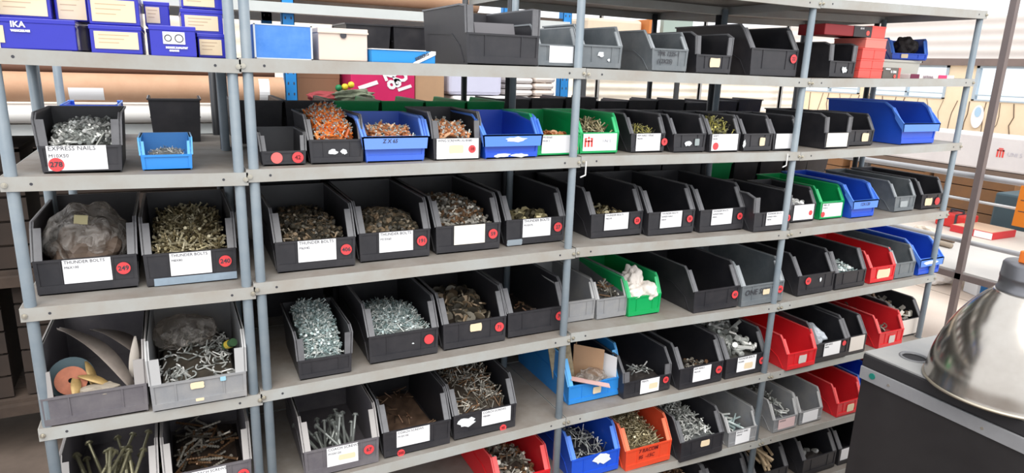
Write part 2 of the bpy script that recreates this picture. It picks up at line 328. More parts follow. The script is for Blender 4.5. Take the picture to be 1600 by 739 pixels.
def heap(label, cat, name, place, W, d, prof, kind, size, n, pal, flat=.5, bright=True, bed=None, x_off=0.0, seed=0):
    """prof: heap height at front, middle and back; place = (location, yaw)"""
    rg = np.random.default_rng(seed+n)
    if kind not in GEO: GEO[kind] = item_geo(kind)
    V0, F0, M0 = GEO[kind]; V0 = V0*size; nv = len(V0)
    hw = W/2-.010; y0 = .007; y1 = d*prof[3] if len(prof) > 3 else d*.9
    hfun = lambda x, y: np.interp((y-y0)/(y1-y0), [0, .45, 1], prof[:3])*(1-.22*(x/hw)**2)
    vs, cs, fs, ms = [], [], [], []
    N = 14; gx = np.linspace(-hw, hw, N); gy = np.linspace(y0, y1, N)      # bed of the pile
    bedc = lin(bed) if bed else np.mean([lin(c) for c in PAL[pal]], 0)*.35
    for j in range(N):
        for i in range(N):
            e = i in (0, N-1) or j in (0, N-1)
            z = .004 if e and not (0 < i < N-1 and j == 0) else max(.004, float(hfun(gx[i], gy[j]))-size*.18+rg.uniform(-.002, .002))
            if j == 0 and 0 < i < N-1: z = max(.004, float(hfun(gx[i], gy[j]))-size*.2)
            vs.append((gx[i], gy[j], z)); cs.append(bedc*rg.uniform(.6, 1.3))
    for j in range(N-1):
        for i in range(N-1): fs.append((j*N+i, j*N+i+1, (j+1)*N+i+1, (j+1)*N+i)); ms.append(1)
    base = N*N; vs = [np.array(vs)]; cs = [np.array(cs)]
    for k in range(n):
        yaw = rg.uniform(0, 2*math.pi); pit = rg.normal(0, flat)
        pit = max(-1.3, min(1.3, pit)); ro = rg.uniform(0, 6.28)
        Rm = np.array((Matrix.Rotation(yaw, 3, 'Z')@Matrix.Rotation(pit, 3, 'Y')@Matrix.Rotation(ro, 3, 'X')))
        v = V0@Rm.T
        ex = max(abs(v[:, 0].min()), v[:, 0].max())+.001; ey0 = -v[:, 1].min(); ey1 = v[:, 1].max()
        if ex >= hw: continue
        x = rg.uniform(-hw+ex, hw-ex); y = rg.uniform(y0+ey0, max(y0+ey0+.001, y1-ey1)); z = float(hfun(x, y))+rg.uniform(-.35, .15)*size*.5
        z = max(z, .004-v[:, 2].min())
        c = lin(PAL[pal][rg.integers(4)])*rg.uniform(.75, 1.1)
        cc = np.repeat(c[None], nv, 0)
        if kind == 'plug':
            g = lin((170, 176, 172)); off = 0
            sel = np.zeros(nv, bool)
            for f, mm in zip(F0, M0):
                if mm == 1: sel[list(f)] = True
            cc[sel] = g
        vs.append(v+np.array([x+x_off, y, z])); cs.append(cc)
        fs += [tuple(i+base for i in f) for f in F0]; ms += [0]*len(F0) if kind != 'plug' else [1 if q == 0 else 0 for q in M0]
        base += nv
    V = np.concatenate(vs); C = np.concatenate(cs)
    me = bpy.data.meshes.new(name); me.from_pydata(V.tolist(), [], fs)
    me.materials.append(TINT if bright else TINTD); me.materials.append(TINTD); me.polygons.foreach_set('material_index', ms)
    at = me.attributes.new('tint', 'FLOAT_COLOR', 'POINT'); at.data.foreach_set('color', np.c_[C, np.ones(len(C))].ravel())
    me.update()
    o = meshobj(name, me, None, place[0], (0, 0, place[1])); return tag(o, label, cat, None, 'stuff')

def put_bin(label, color, shelf, xc, yf, style='S', w=None, yaw=0.0, card=None, dot=None, scuff=None, scrawl=None, fill=None, over=None, z=None, group=None, name='storage_bin', holder=True, roll=0.0, lean=0.0):
    over = over or {}; D = dict(DIM[style]); D.update(over); w = w or D['w']
    z = shz(shelf, xc)+.0006 if z is None else z
    t = thing(name, label, 'bin', (xc, yf, z), (roll, 0, yaw), group)
    if lean: t.rotation_euler = (roll, lean, yaw)
    meshobj('bin_shell', shell_mesh(style, color, w, over), t)
    hf = D['hf']; f = -.0038; tpf = 1-D['tp']*.5; hw = w/2*tpf
    if card:      # (x0,x1,z0,z1 as fractions of panel, [lines], paper material, text colour)
        x0, x1, z0, z1 = card[0]; mb = MB(); X0, X1, Z0, Z1 = x0*hw, x1*hw, z0*hf, z1*hf
        mb.box(X0, X1, f, f+.0012, Z0, Z1); pc = mb.obj('paper_label', card[2] if len(card) > 2 else PAPER, t)
        ls = card[1]; sz = card[3] if len(card) > 3 else .0105
        for i, s in enumerate(ls): lettering(s, sz*(1 if i == 0 else .8), INK, pc, X0+.003, Z1-.006-i*.0125*sz/.0105, f-.0004)
    if dot:       # (x fraction, z fraction, text, radius)
        x, zz, s = dot[:3]; r = dot[3] if len(dot) > 3 else .0150; mb = MB(); mb.disc(x*hw, zz*hf, r, f-.0012, f-.0002, 20); dc = mb.obj('round_sticker', REDS, t)
        if s: lettering(s, r*1.05, REDINK if r < .0150 else INK, dc, x*hw, zz*hf, f-.0016, 'sticker_number', 'CENTER', .0004)
    if scrawl:    # (x fraction, z fraction, lines, size, material)
        for i, s in enumerate(scrawl[2]): lettering(s, scrawl[3], scrawl[4], t, scrawl[0]*hw, scrawl[1]*hf-i*scrawl[3]*1.25, -.0032 if style != 'K' else -.0124, 'marker_writing', 'LEFT', 0.0003, 0.15)
    if scuff:     # list of patches: (x, z, w, h, material)
        for (x, zz, sw, sh, mm) in scuff:
            mb = MB(); rr2 = random.Random(int(x*1000)+7); n = 14
            pts = [(x*hw+sw*.5*math.cos(a)*rr2.uniform(.55, 1.1), zz*hf+sh*.5*math.sin(a)*rr2.uniform(.55, 1.1)) for a in [2*math.pi*i/n for i in range(n)]]
            if mm is not WHITEPEN:
                pts = [(x*hw+sw*.5*max(-1, min(1, 1.42*math.cos(a)))*rr2.uniform(.93, 1), zz*hf+sh*.5*max(-1, min(1, 1.42*math.sin(a)))*rr2.uniform(.9, 1)) for a in [2*math.pi*i/n for i in range(n)]]
            yy = f-.0002 if style != 'K' or zz < .5 else -.0128
            mb.add([(a, yy, b) for a, b in pts]+[(a, yy+.0008, b) for a, b in pts], [tuple(range(n)), tuple(range(2*n-1, n-1, -1))]+[(i, i+n, (i+1) % n+n, (i+1) % n) for i in range(n)])
            mb.obj('torn_sticker', mm, t)
    if fill:      # dict for heap
        fl = dict(fill); lab = fl.pop('label'); cat = fl.pop('cat'); nm = fl.pop('name')
        heap(lab, cat, nm, ((xc, yf, z), yaw), w*(1-D['tp']*.8)*.985, D['d'], fl.pop('prof'), **fl)
    return t

def F(label, name, prof, kind, size, n, pal, **k): return dict(label=label, cat='hardware', name=name, prof=prof, kind=kind, size=size, n=n, pal=pal, **k)
STD = (-.46, .48, .30, .99); TB = 'THUNDER BOLTS'
# ---- narrow left rack
put_bin('black bin holding round-headed express nails, at the far left of the second shelf', 'black', 'A2', -.191, .040, 'U', w=.165, card=((-.82, .62, .12, 1.02), ['EXPRESS NAILS', 'M10X50'], PAPER, .0135), dot=(-.62, .34, '278', .0150),
        fill=F('heap of silver express nails in the far-left black bin', 'express_nails', (.066, .092, .098), 'peg', .042, 420, 'zinc', flat=.45, bed=(80, 80, 76)))
put_bin('small light blue open bin standing alone beside the express nails', 'sky', 'A2', -.023, .060, 'T', scuff=None,
        fill=F('thin layer of small silver screws in the light blue bin', 'small_screws', (.040, .046, .03), 'nail', .016, 160, 'zinc'))
put_bin('black bin seen from behind, back to back with the small light blue bin', 'black', 'A2', .005, .885, 'S', w=.150, yaw=math.pi, over={'H': .135})
put_bin('dark navy bin mostly hidden behind the express nails bin', 'blue', 'A2', -.222, .885, 'S', yaw=math.pi, over={'H': .110})
put_bin('large black bin with a crumpled plastic bag inside and sticker 249', 'black', 'A3', -.213, .084, 'M', card=(STD, [TB, 'M6X100'], PAPER, .0105), dot=(.72, .62, '249'))
put_bin('large black bin full of long brassy thunder bolts with sticker 240', 'black', 'A3', .010, .078, 'M', card=((-.46, .44, .30, .99), [TB, 'M8X80'], PAPER, .0105), dot=(.75, .62, '240'),
        fill=F('heap of long twisted brassy thunder bolts beside the plastic bag', 'thunder_bolts', (.078, .115, .12), 'screw', .060, 560, 'brass', flat=.55, bed=(74, 66, 48)))
put_bin('faded charcoal bin holding sanding discs and scraps of sheet', 'mauve', 'A4', -.219, .004, 'UM', w=.218, over={'hf': .072, 'cz': .135})
put_bin('faded pale grey bin of mixed fittings with peeling cream stickers', 'palegrey', 'A4', .004, -.004, 'UM', w=.222, over={'hf': .070, 'cz': .135}, scuff=[(-.05, .78, .032, .018, CREAM), (-.02, .22, .02, .008, CREAM), (.5, .88, .014, .012, mat('pale_blue_sticker', srgb(150, 196, 214), .6))],
        fill=F('pile of mixed silver fittings and hooks in the pale grey bin', 'mixed_fittings', (.060, .085, .07), 'hook', .034, 160, 'zinc', bed=(64, 58, 50)))
put_bin('black bin of coach screws in the bottom left corner of the photo', 'mauve', 'A5', -.215, .03, 'M')
put_bin('black bin of long bolts in front of the narrow rack\'s right post, bottom row', 'mauve', 'A5', .008, .03, 'M', card=((-.4, .4, .3, .98), ['COACH SCREWS', 'M12X150']), dot=(.8, .55, '62'),
        fill=F('scatter of dull long bolts lying in the bottom bin beside the rack post', 'long_bolts', (.03, .05, .04), 'screw', .08, 60, 'mix', flat=.25, bed=(52, 42, 36)))
# ---- rack left of centre
vb = put_bin('very small black bin with two red dots, first on its shelf', 'black', 'B2', .240, .045, 'S', w=.112, over={'H': .082, 'hf': .036, 'cz': .074, 'cy': .014, 'ct': .02, 'd': .17}, dot=(.62, .55, '42', .0140),
        fill=F('few loose silver screws at the bottom of the tiny black bin', 'loose_screws', (.028, .014, .01), 'nail', .012, 40, 'zinc'))
mb = MB(); mb.disc(-.018, .020, .0140, -.005, -.004, 20); mb.obj('round_sticker', mat('pale_red_sticker', srgb(236, 110, 106), .5), vb)
put_bin('black bin piled high with orange wall plugs', 'black', 'B2', .372, .045, 'S', w=.146, over={'cy': .03}, scuff=[(-.15, .5, .026, .018, WHITEPEN), (.25, .5, .02, .015, WHITEPEN)],
        fill=F('tall heap of orange wall plugs overflowing the black bin', 'orange_wall_plugs', (.066, .125, .135), 'plug', .036, 420, 'orange', bed=(150, 90, 50)))
put_bin('bright blue bin with a rolled front band holding orange plugs', 'periwinkle', 'B2', .527, .040, 'K', w=.178, over={'H': .118, 'd': .24, 'cz': .112, 'ct': .065}, scrawl=(-.45, .86, ['Z X 65'], .014, INK),
        fill=F('low heap of orange and silver plugs in the bright blue bin', 'orange_wall_plugs', (.060, .092, .06, .6), 'plug', .036, 150, 'peach', bed=(90, 66, 50)))
put_bin('black bin of orange wing plugs between two blue bins', 'black', 'B2', .703, .035, 'U', w=.150, card=((-.86, .9, .06, 1.0), ['WING SCREWPLUG 8X80'], PAPER, .009), dot=(.62, .5, '10', .011), over={'cy': .01, 'cz': .108},
        scuff=[(-.05, .5, .045, .024, CREAM)], fill=F('heap of orange wing plugs and nails behind a white label', 'orange_wall_plugs', (.062, .095, .08, .7), 'plug', .044, 150, 'peach', bed=(60, 48, 42)))
put_bin('empty royal blue bin with a white peeled patch, left of the green bins', 'blue', 'B2', .871, .030, 'K', w=.186, over={'d': .25, 'H': .122, 'cz': .114, 'ct': .065}, scuff=[(.1, .82, .075, .018, WHITEPEN), (-.35, .14, .06, .016, WHITEPEN), (.3, .12, .06, .013, WHITEPEN)])
put_bin('green bin with a white label and a red dot, before the rack post', 'green', 'B2', 1.036, .045, 'S', w=.158, card=((-.78, .82, .14, 1.0), ['M10X60', 'M10X 5'], PAPER, .009), dot=(.74, .34, '', .012),
        fill=F('flat orange-brown filling in the green bin left of the post', 'copper_washers', (.064, .066, .05, .5), 'disc', .02, 60, 'peach', bed=(170, 110, 80)))
# large black bin etc. on the top tray
put_bin('tall dark bin on the top tray, holding grey catalogues', 'black', 'B1', .835, .030, 'UM', w=.225, over={'d': .36, 'H': .160, 'cz': .155, 'fw': .018})
put_bin('slate grey bin with a large white label on the top tray before the post', 'grey', 'B1', 1.012, .035, 'S', w=.140, card=((-.42, .78, .2, .95), [], PAPER),
        over={'H': .118})
put_bin('dark bin turned backwards at the rear of the top tray', 'black', 'B1', .62, .885, 'S', w=.16, yaw=math.pi)
put_bin('dark bin at the rear of the top tray, half behind the tall dark bin', 'black', 'B1', .78, .885, 'S', w=.15, yaw=math.pi)
for i, (x, w_, num, nm, cap, fl) in enumerate([
    (.313, .213, '406', 'B3a', [TB, 'M6X45'], F('heap of grubby thunder bolts with a few round copper heads', 'thunder_bolts', (.080, .110, .10), 'bolt', .030, 420, 'dark', bed=(60, 54, 42))),
    (.536, .211, '191', 'B3b', [TB, 'M10X60'], F('heap of dark bolts with one bright brass head on top', 'thunder_bolts', (.078, .118, .09, .7), 'nut', .022, 420, 'dark', bed=(54, 48, 36))),
    (.764, .213, '59', 'B3c', [], F('high mound of greyish clips and anchors in the bin marked 59', 'steel_clips', (.084, .135, .115, .8), 'clip', .028, 520, 'mix', bed=(80, 76, 68))),
    (.998, .213, '27', 'B3d', [TB, 'M10X75'], F('small pile of brownish nuts in the bin marked 27', 'rusty_nuts', (.070, .088, .04, .5), 'nut', .034, 90, 'olive', bed=(40, 34, 28)))]):
    put_bin('large black bin marked %s on the third shelf, %s of the four' % (num, ['first', 'second', 'third', 'last'][i]), 'black', 'B3', x, (.062, .080, .085, .095)[i], 'M', w=w_,
            card=((-.46, .5, .30, 1.0), cap, PAPER if cap else mat('cream_white_label', srgb(246, 240, 226), .6), .0115), dot=(.76, .6, num), fill=fl,
            scuff=[(-.72, .14, .055, .020, mat('peeled_tape', srgb(140, 150, 158), .6))] if i == 3 else None)
put_bin('narrow black bin overflowing with galvanised nails', 'black', 'B4', .318, .022, 'U', w=.152, over={'hf': .056, 'd': .27},
        fill=F('tall heap of blue-white galvanised nails', 'galvanised_nails', (.058, .120, .142), 'nail', .040, 1100, 'galv', bed=(110, 120, 118)))
put_bin('large black bin of short silver nails with a blank red dot', 'black', 'B4', .549, .044, 'M', dot=(.72, .62, ''), scuff=[(.25, .55, .008, .004, WHITEPEN)],
        fill=F('layer of short silver nails in the bin with the blank red dot', 'steel_nails', (.084, .108, .085, .7), 'nail', .034, 900, 'galv', bed=(130, 134, 132)))
put_bin('large black bin of dark washers and a cream sticker, marked 71', 'black', 'B4', .775, .048, 'M', dot=(.78, .62, '71'), scuff=[(.02, .74, .04, .026, CREAM)],
        fill=F('pile of dark round washers and scrap brackets', 'dark_washers', (.080, .110, .09, .8), 'disc', .040, 130, 'dark', bed=(46, 40, 34)))
put_bin('large black empty-looking bin marked 70, last before the post', 'black', 'B4', .994, .055, 'M', dot=(.8, .62, '70'),
        fill=F('sparse dark debris on the floor of the bin marked 70', 'dark_debris', (.02, .03, .02), 'chip' if 0 else 'clip', .02, 40, 'brown', bed=(36, 32, 30)))
put_bin('large black bin of long coach screws marked 67', 'mauve', 'B5', .356, .020, 'M', w=.216, card=((-.42, .42, .28, .99), ['COACH SCREWS', 'M10X120'], PAPER, .0115), dot=(.72, .62, '67'), scuff=[(.12, .55, .05, .018, CREAM)])
put_bin('black-framed bin nearly empty with brown scraps, marked 205', 'black', 'B5', .582, .024, 'M', w=.216, card=((-.62, .36, .34, .98), ['COACH SCREWS', 'M12X100'], PAPER, .0105), dot=(-.5, .1, '205', .0115),
        fill=F('few brown scraps and screws in the nearly empty framed bin', 'brown_scraps', (.06, .04, .03), 'screw', .04, 30, 'brown', bed=(96, 76, 62)))
put_bin('black-framed bin heaped with dull screws, marked 95', 'black', 'B5', .807, .026, 'M', w=.220, card=((-.12, .82, .36, .98), ['COACH SCREWS', 'M8X80'], PAPER, .0105), dot=(.58, .1, '95', .0115), scuff=[(-.62, .68, .07, .036, WHITEPEN)],
        fill=F('tall heap of dull grey-brown machine screws', 'machine_screws', (.080, .145, .135), 'screw', .042, 420, 'mix', flat=.7, bed=(60, 52, 44)))
put_bin('red bin at the bottom, left of the royal blue one', 'red', 'B6', .957, .030, 'M', w=.205, over={'H': .155},
        fill=F('dull bolts in the bottom red bin', 'assorted_bolts', (.05, .08, .05, .7), 'bolt', .040, 110, 'mix', bed=(60, 50, 44)))
# ---- rack right of centre
put_bin('slate grey bin with white paint marks on the top tray', 'grey', 'C1', 1.165, .035, 'S', w=.150, over={'hf': .068, 'H': .128}, scuff=[(-.05, .62, .028, .018, WHITEPEN), (.35, .4, .012, .01, WHITEPEN)])
put_bin('slate grey bin with handwritten size on its front, top tray', 'grey', 'C1', 1.418, .030, 'S', w=.148, over={'hf': .070, 'H': .126, 'd': .33}, scrawl=(-.72, .78, ['TPR 1225-1', '(12X25)'], .018, INK))
put_bin('black bin with a small cream sticker between grey and large black bins', 'black', 'C1', 1.600, .030, 'U', w=.158, scuff=[(.05, .6, .045, .03, CREAM)])
put_bin('large black bin holding a grey bracket, right end of the top tray before the post', 'black', 'C1', 1.872, .030, 'M', w=.226, over={'hf': .092, 'H': .172, 'cz': .160}, dot=(.8, .68, '22'))
gl = put_bin('green bin with a red logo label, just right of the rack post', 'green', 'C2', 1.182, .045, 'S', w=.150, over={'hf': .066}, card=((-.84, .9, .16, .96), [], PAPER),
        fill=F('heap of brassy bolts in the green bin right of the post', 'brassy_bolts', (.066, .098, .07, .7), 'screw', .045, 120, 'brass', bed=(60, 70, 50)))
LOGOR = mat('logo_red', srgb(222, 74, 66), .5)
def logo(parent, x, z, s, y):
    q = MB()
    for (a0, a1, b0, b1) in ((-.5, -.28, -.5, .3), (-.11, .11, -.5, .2), (.28, .5, -.5, .3), (-.42, .42, .02, .16), (-.5, -.2, .3, .42), (.2, .5, .3, .42), (-.1, .1, .3, .55)): q.box(a0*s, a1*s, -.0004, 0, b0*s, b1*s)
    return q.obj('logo', LOGOR, parent, loc=(x, y, z))
logo(gl, -.040, .038, .030, -.0040); lettering('UNI 5', .012, mat('faint_print_dark', srgb(130, 130, 140), .6), gl, .012, .040, -.0042)
for i, (x, yf, lab, card, dot, sc, fl) in enumerate([
    (1.378, .055, 'black bin of yellowish screws, next to the green bin with the logo', ((-.7, .72, .1, 1.0), ['RIM NAILS 10X60', 'M6X40'], PAPER, .0085), (.97, .55, '9', .012), None, F('small heap of yellowish screws in the bin after the green one', 'yellowish_screws', (.060, .082, .05, .6), 'screw', .03, 120, 'yellow', bed=(60, 60, 40))),
    (1.540, .040, 'black bin with two torn white stickers', None, None, [(-.1, .5, .03, .024, WHITEPEN), (.45, .55, .02, .024, mat('grey_tape', srgb(150, 160, 160), .6))], None),
    (1.685, .030, 'black bin of yellow-tipped wiry pins with a red dot', ((-.86, .86, .1, 1.0), ['RIVETS', 'M6X50'], PAPER, .0085), (-.6, .35, '', .0125), None, F('wiry pins with yellow tips poking out of the black bin', 'yellow_tipped_pins', (.062, .105, .07, .7), 'nail', .045, 120, 'yellow', flat=.8, bed=(50, 48, 36))),
    (1.845, .035, 'empty black bin with a small cream sticker, fourth after the green bin', None, None, [(.3, .55, .026, .030, CREAM), (-.95, .45, .016, .03, WHITEPEN)], None),
    (1.985, .037, 'black bin with a plain white card, half behind the second post', ((-.8, .5, .14, 1.0), [], PAPER), None, None, None)]):
    put_bin(lab, 'black', 'C2', x, yf, 'S', w=.143 if i < 4 else .135, card=card, dot=dot, scuff=sc, fill=fl)
for i, (x, w_, yf, num, lab, st, fl) in enumerate([
    (1.305, .213, .090, '23', 'large black bin with a strip of brass bolts, marked 23', 'M', F('thin ridge of brass-coloured bolts along the left of the bin marked 23', 'brass_bolts', (.074, .075, .05, .8), 'bolt', .036, 60, 'brass', bed=(34, 32, 30))),
    (1.520, .206, .070, '33', 'large empty black bin marked 33', 'M', None),
    (1.745, .214, .062, '35', 'large empty black bin marked 35, dusty and third in its row', 'M', None),
    (1.945, .185, .016, '12', 'black square-fronted bin marked 12, touching the post', 'UM', F('single knob of brass hardware in the bin marked 12', 'brass_hardware', (.05, .04, .03), 'nut', .026, 12, 'brass', bed=(34, 32, 30)))]):
    put_bin(lab, 'black', 'C3', x, yf, st, w=w_, over={'d': .38} if i < 3 else {'d': .30, 'hf': .072, 'H': .142, 'cz': .128}, card=((-.5 if i < 3 else -.35, .42 if i < 3 else .62, .32, 1.0), ['THUNDER BOLTS', 'EXPRESS NAILS' if i else 'M8X100', 'M8X65' if i else ''][:3 if i else 2], PAPER, .009), dot=(.78 if i < 3 else .86, .62, num, .0125), fill=fl)
put_bin('plain grey bin whose left half hides behind the rack post', 'palegrey', 'C4', 1.168, .085, 'S', w=.140, over={'hf': .074, 'H': .135, 'cz': .125, 'd': .30})
put_bin('plain grey bin of bent steel rods beside the green bin', 'palegrey', 'C4', 1.300, .078, 'S', w=.132, over={'hf': .074, 'H': .138, 'cz': .128, 'd': .32},
        fill=F('small bunch of bent grey rods in the plain grey bin', 'bent_rods', (.06, .095, .05, .5), 'rod', .055, 40, 'mix', flat=.8, bed=(70, 68, 66)))
put_bin('green bin stuffed with white crumpled wrapping', 'green', 'C4', 1.430, .066, 'S', w=.146, over={'hf': .072, 'H': .138, 'cz': .126, 'd': .36})
put_bin('large empty black bin marked 43, wide gap on its left', 'black', 'C4', 1.722, .022, 'M', w=.220, dot=(.8, .62, '43'), over={'d': .42})
put_bin('large grey bin with scribbled marker writing', 'grey', 'C4', 1.948, .018, 'M', w=.220, dot=(.82, .62, '46'), over={'d': .42}, scrawl=(-.86, .66, ['ONE SIZE W'], .030, INK), scuff=[(.15, .6, .035, .022, CREAM)])
put_bin('large sky blue bin stuffed with cardboard and packets', 'sky', 'C5', 1.250, .070, 'M', w=.226, over={'hf': .070, 'H': .175, 'cz': .155, 'd': .40}, scuff=[(.05, .55, .035, .026, CREAM)])
put_bin('black bin with a broken front edge, marked 55', 'black', 'C5', 1.450, .036, 'UM', w=.212, over={'hf': .062, 'cz': .10, 'H': .15}, card=((-.3, .5, .12, .98), ['M8X75'], PAPER, .010), dot=(.78, .7, '55', .0125), scuff=[(.25, .5, .04, .022, CREAM)],
        fill=F('flat bundle of grey strips leaning out of the broken bin', 'grey_strips', (.06, .07, .03, .4), 'rod', .05, 24, 'zinc', bed=(50, 46, 44)))
put_bin('black bin with a white label marked 44 and copper bits inside', 'black', 'C5', 1.685, .018, 'M', w=.212, card=((-.4, .42, .26, .96), ['RIM NAILS', 'M6X160'], PAPER, .0105), dot=(.8, .62, '44'),
        fill=F('small clutter of copper and steel bits in the bin marked 44', 'copper_bits', (.078, .06, .03, .4), 'bolt', .032, 26, 'mix', bed=(40, 36, 36)))
put_bin('black bin piled with long silver nails, marked 48, beside the post', 'black', 'C5', 1.912, .022, 'M', w=.212, card=((-.45, .48, .26, .98), [TB, 'M10X80'], PAPER, .0105), dot=(.8, .6, '48'), scuff=[(.12, .5, .045, .026, CREAM)],
        fill=F('spiky pile of long silver nails reaching over the rim', 'long_nails', (.082, .135, .150, .75), 'peg', .10, 90, 'zinc', flat=.4, bed=(70, 68, 64)))
put_bin('royal blue bin with a torn white label, bottom of the picture', 'blue', 'C6', 1.245, .030, 'M', w=.205, over={'H': .165}, scuff=[(.25, .75, .085, .045, WHITEPEN)],
        fill=F('scatter of nails with round heads in the royal blue bin', 'scattered_nails', (.070, .085, .05, .7), 'nail', .045, 120, 'zinc', flat=.6, bed=(30, 30, 40)))
put_bin('orange-red bin of brassy bolts with marker writing', 'orange', 'C6', 1.465, .012, 'M', w=.210, scrawl=(-.45, .84, ['7 RACOM', '95  -15C'], .020, REDINK),
        fill=F('sloping heap of brassy bolts in the orange-red bin', 'brassy_bolts', (.082, .120, .125), 'nail', .044, 600, 'brass', bed=(96, 88, 66)))
put_bin('black bin of bright steel clips with a cream sticker, right of the orange-red bin', 'black', 'C6', 1.700, -.012, 'M', w=.213, scuff=[(.12, .7, .045, .026, CREAM)],
        fill=F('tangle of bright steel hooks right of the brassy bolts', 'steel_hooks', (.084, .115, .13), 'hook', .042, 260, 'zinc', bed=(80, 82, 82)))
put_bin('pale grey small bin with handwritten white label, low in front of the post', 'palegrey', 'C6', 1.925, .005, 'S', w=.158, over={'hf': .066, 'H': .130, 'cz': .118, 'd': .33}, card=((-.5, .5, .12, .98), ['SINGLE WIRE', 'WEDGE'], PAPER, .010),
        fill=F('blue-grey rods lying in the small pale grey bin', 'blue_grey_rods', (.060, .070, .05, .6), 'rod', .08, 22, 'galv', flat=.25, bed=(90, 94, 98)))
put_bin('black bin at the bottom edge with brown shavings behind the post', 'black', 'C7', 1.700, .030, 'M', fill=F('brown shavings in the bottom-edge black bin', 'brown_shavings', (.08, .13, .12), 'clip', .03, 120, 'brown', bed=(66, 50, 40)))
put_bin('black bin cut by the bottom edge, directly left of the second post', 'black', 'C7', 1.920, .030, 'M')
# ---- right end rack
put_bin('black bin with white crown-like scuff on the top tray', 'black', 'D1', 2.243, .050, 'U', w=.145, over={'d': .34, 'H': .128}, scuff=[(.15, .5, .036, .026, WHITEPEN)])
put_bin('black bin with blank white card, first after the third post', 'black', 'D2', 2.250, .030, 'U', w=.146, card=((-.85, .8, .12, .98), [], mat('cream_white_label', srgb(246, 240, 226), .6)), over={'d': .3})
put_bin('black bin with a small cream sticker beside the big blue bin', 'black', 'D2', 2.425, .060, 'S', w=.150, scuff=[(.3, .55, .040, .034, CREAM)])
put_bin('big bright blue bin with an overhanging front band, right end of its shelf', 'blue', 'D2', 2.730, .028, 'K', w=.235, over={'d': .36, 'H': .166, 'hf': .082, 'cz': .145, 'ct': .08})
put_bin('pale blue bin peeking out on the right behind the big blue bin', 'blue', 'D2', 2.905, .12, 'S', w=.10, over={'H': .10, 'hf': .045, 'cz': .085})
put_bin('black bin of white fluff with a wide white label, right after the post', 'black', 'D3', 2.180, .080, 'S', w=.140, over={'hf': .070, 'H': .130, 'cz': .118}, card=((-.8, .85, .14, .99), ['', ''], PAPER), dot=(.6, .5, '', .010),
        fill=F('fluffy white scraps in the bin right after the post', 'white_scraps', (.068, .080, .05, .5), 'disc', .02, 60, 'white', bed=(170, 170, 170), bright=False))
put_bin('green bin with a white label, between black and blue bins', 'green', 'D3', 2.340, .078, 'S', w=.142, over={'hf': .072, 'H': .132, 'cz': .12, 'd': .34}, card=((-.84, .86, .14, .90), ['M8X120', 'M10X 8'], PAPER, .010), dot=(-.75, .3, '', .011))
put_bin('blue bin with an overhanging band and handwriting, middle of its shelf', 'blue', 'D3', 2.492, .050, 'K', w=.150, over={'d': .36, 'H': .140, 'hf': .070}, scrawl=(-.5, .82, ['12X120'], .018, INK))
put_bin('grey bin with white smudges, between a blue and a black bin', 'grey', 'D3', 2.780, .066, 'S', w=.140, over={'hf': .066, 'H': .130, 'cz': .118, 'd': .36}, scuff=[(-.1, .5, .05, .028, mat('light_smudge', srgb(160, 166, 168), .6))])
put_bin('black bin with cream and red stickers at the right end of the rack', 'black', 'D3', 2.955, .058, 'S', w=.158, over={'hf': .066, 'H': .132, 'cz': .120, 'd': .36}, scuff=[(-.35, .5, .050, .034, CREAM)], dot=(.45, .5, '', .017))
put_bin('large black bin marked 41, first right of the post with a white oval spot', 'black', 'D4', 2.250, .028, 'M', w=.208, dot=(-.5, .72, '41'), scuff=[(.2, .7, .014, .02, WHITEPEN)])
put_bin('large black bin of pale screws left of the red bin', 'black', 'D4', 2.449, .024, 'M', w=.185, over={'hf': .072, 'H': .15},
        fill=F('pile of pale blue-grey screws left of the red bin', 'pale_screws', (.066, .088, .05, .6), 'bolt', .034, 110, 'galv', bed=(110, 116, 120)))
put_bin('red bin with a cream paper sticker on the fourth shelf', 'red', 'D4', 2.650, .024, 'S', w=.165, over={'hf': .070, 'H': .135, 'cz': .12, 'd': .36}, scuff=[(.05, .55, .085, .040, CREAM)],
        fill=F('grey rod ends in the red bin on the fourth shelf', 'grey_rod_ends', (.05, .05, .03, .4), 'rod', .04, 16, 'mix', bed=(120, 30, 34)))
put_bin('grey bin between the red bin and the blue bin at the rack end', 'grey', 'D4', 2.800, .026, 'S', w=.142, over={'hf': .070, 'H': .135, 'cz': .122, 'd': .38})
put_bin('blue bin with a torn label at the right end of the fourth shelf', 'blue', 'D4', 2.960, .020, 'K', w=.160, over={'d': .38, 'H': .152, 'hf': .072, 'cz': .13}, scuff=[(-.1, .82, .10, .024, WHITEPEN)])
put_bin('red bin leaning forward beside the third post, with a faded square sticker', 'red', 'D5', 2.180, -.012, 'S', w=.170, over={'hf': .072, 'H': .140, 'cz': .125, 'd': .38}, scuff=[(.05, .55, .045, .036, mat('faded_sticker', srgb(206, 196, 190), .6))])
put_bin('black bin with a bag of pale screws, behind the red bin', 'black', 'D5', 2.362, -.005, 'M', w=.198, card=((-.5, .5, .3, .98), ['RIM NAILS', 'M8X60'], PAPER, .0095), dot=(.72, .8, '', .011))
put_bin('narrow black bin with a tattered white label', 'black', 'D5', 2.520, .000, 'M', w=.122, over={'H': .155}, card=((-.7, .8, .2, .98), [], mat('tattered_label', srgb(222, 214, 206), .7)))
put_bin('red bin of cables and wire with a round paper sticker', 'red', 'D5', 2.738, -.008, 'S', w=.170, over={'hf': .074, 'H': .145, 'cz': .13, 'd': .40}, scuff=[(.05, .5, .04, .036, mat('faded_sticker', srgb(206, 196, 190), .6))],
        fill=F('loose wire ends and white clips in the red bin', 'wire_ends', (.070, .085, .10), 'hook', .05, 60, 'mix', bed=(110, 40, 40)))
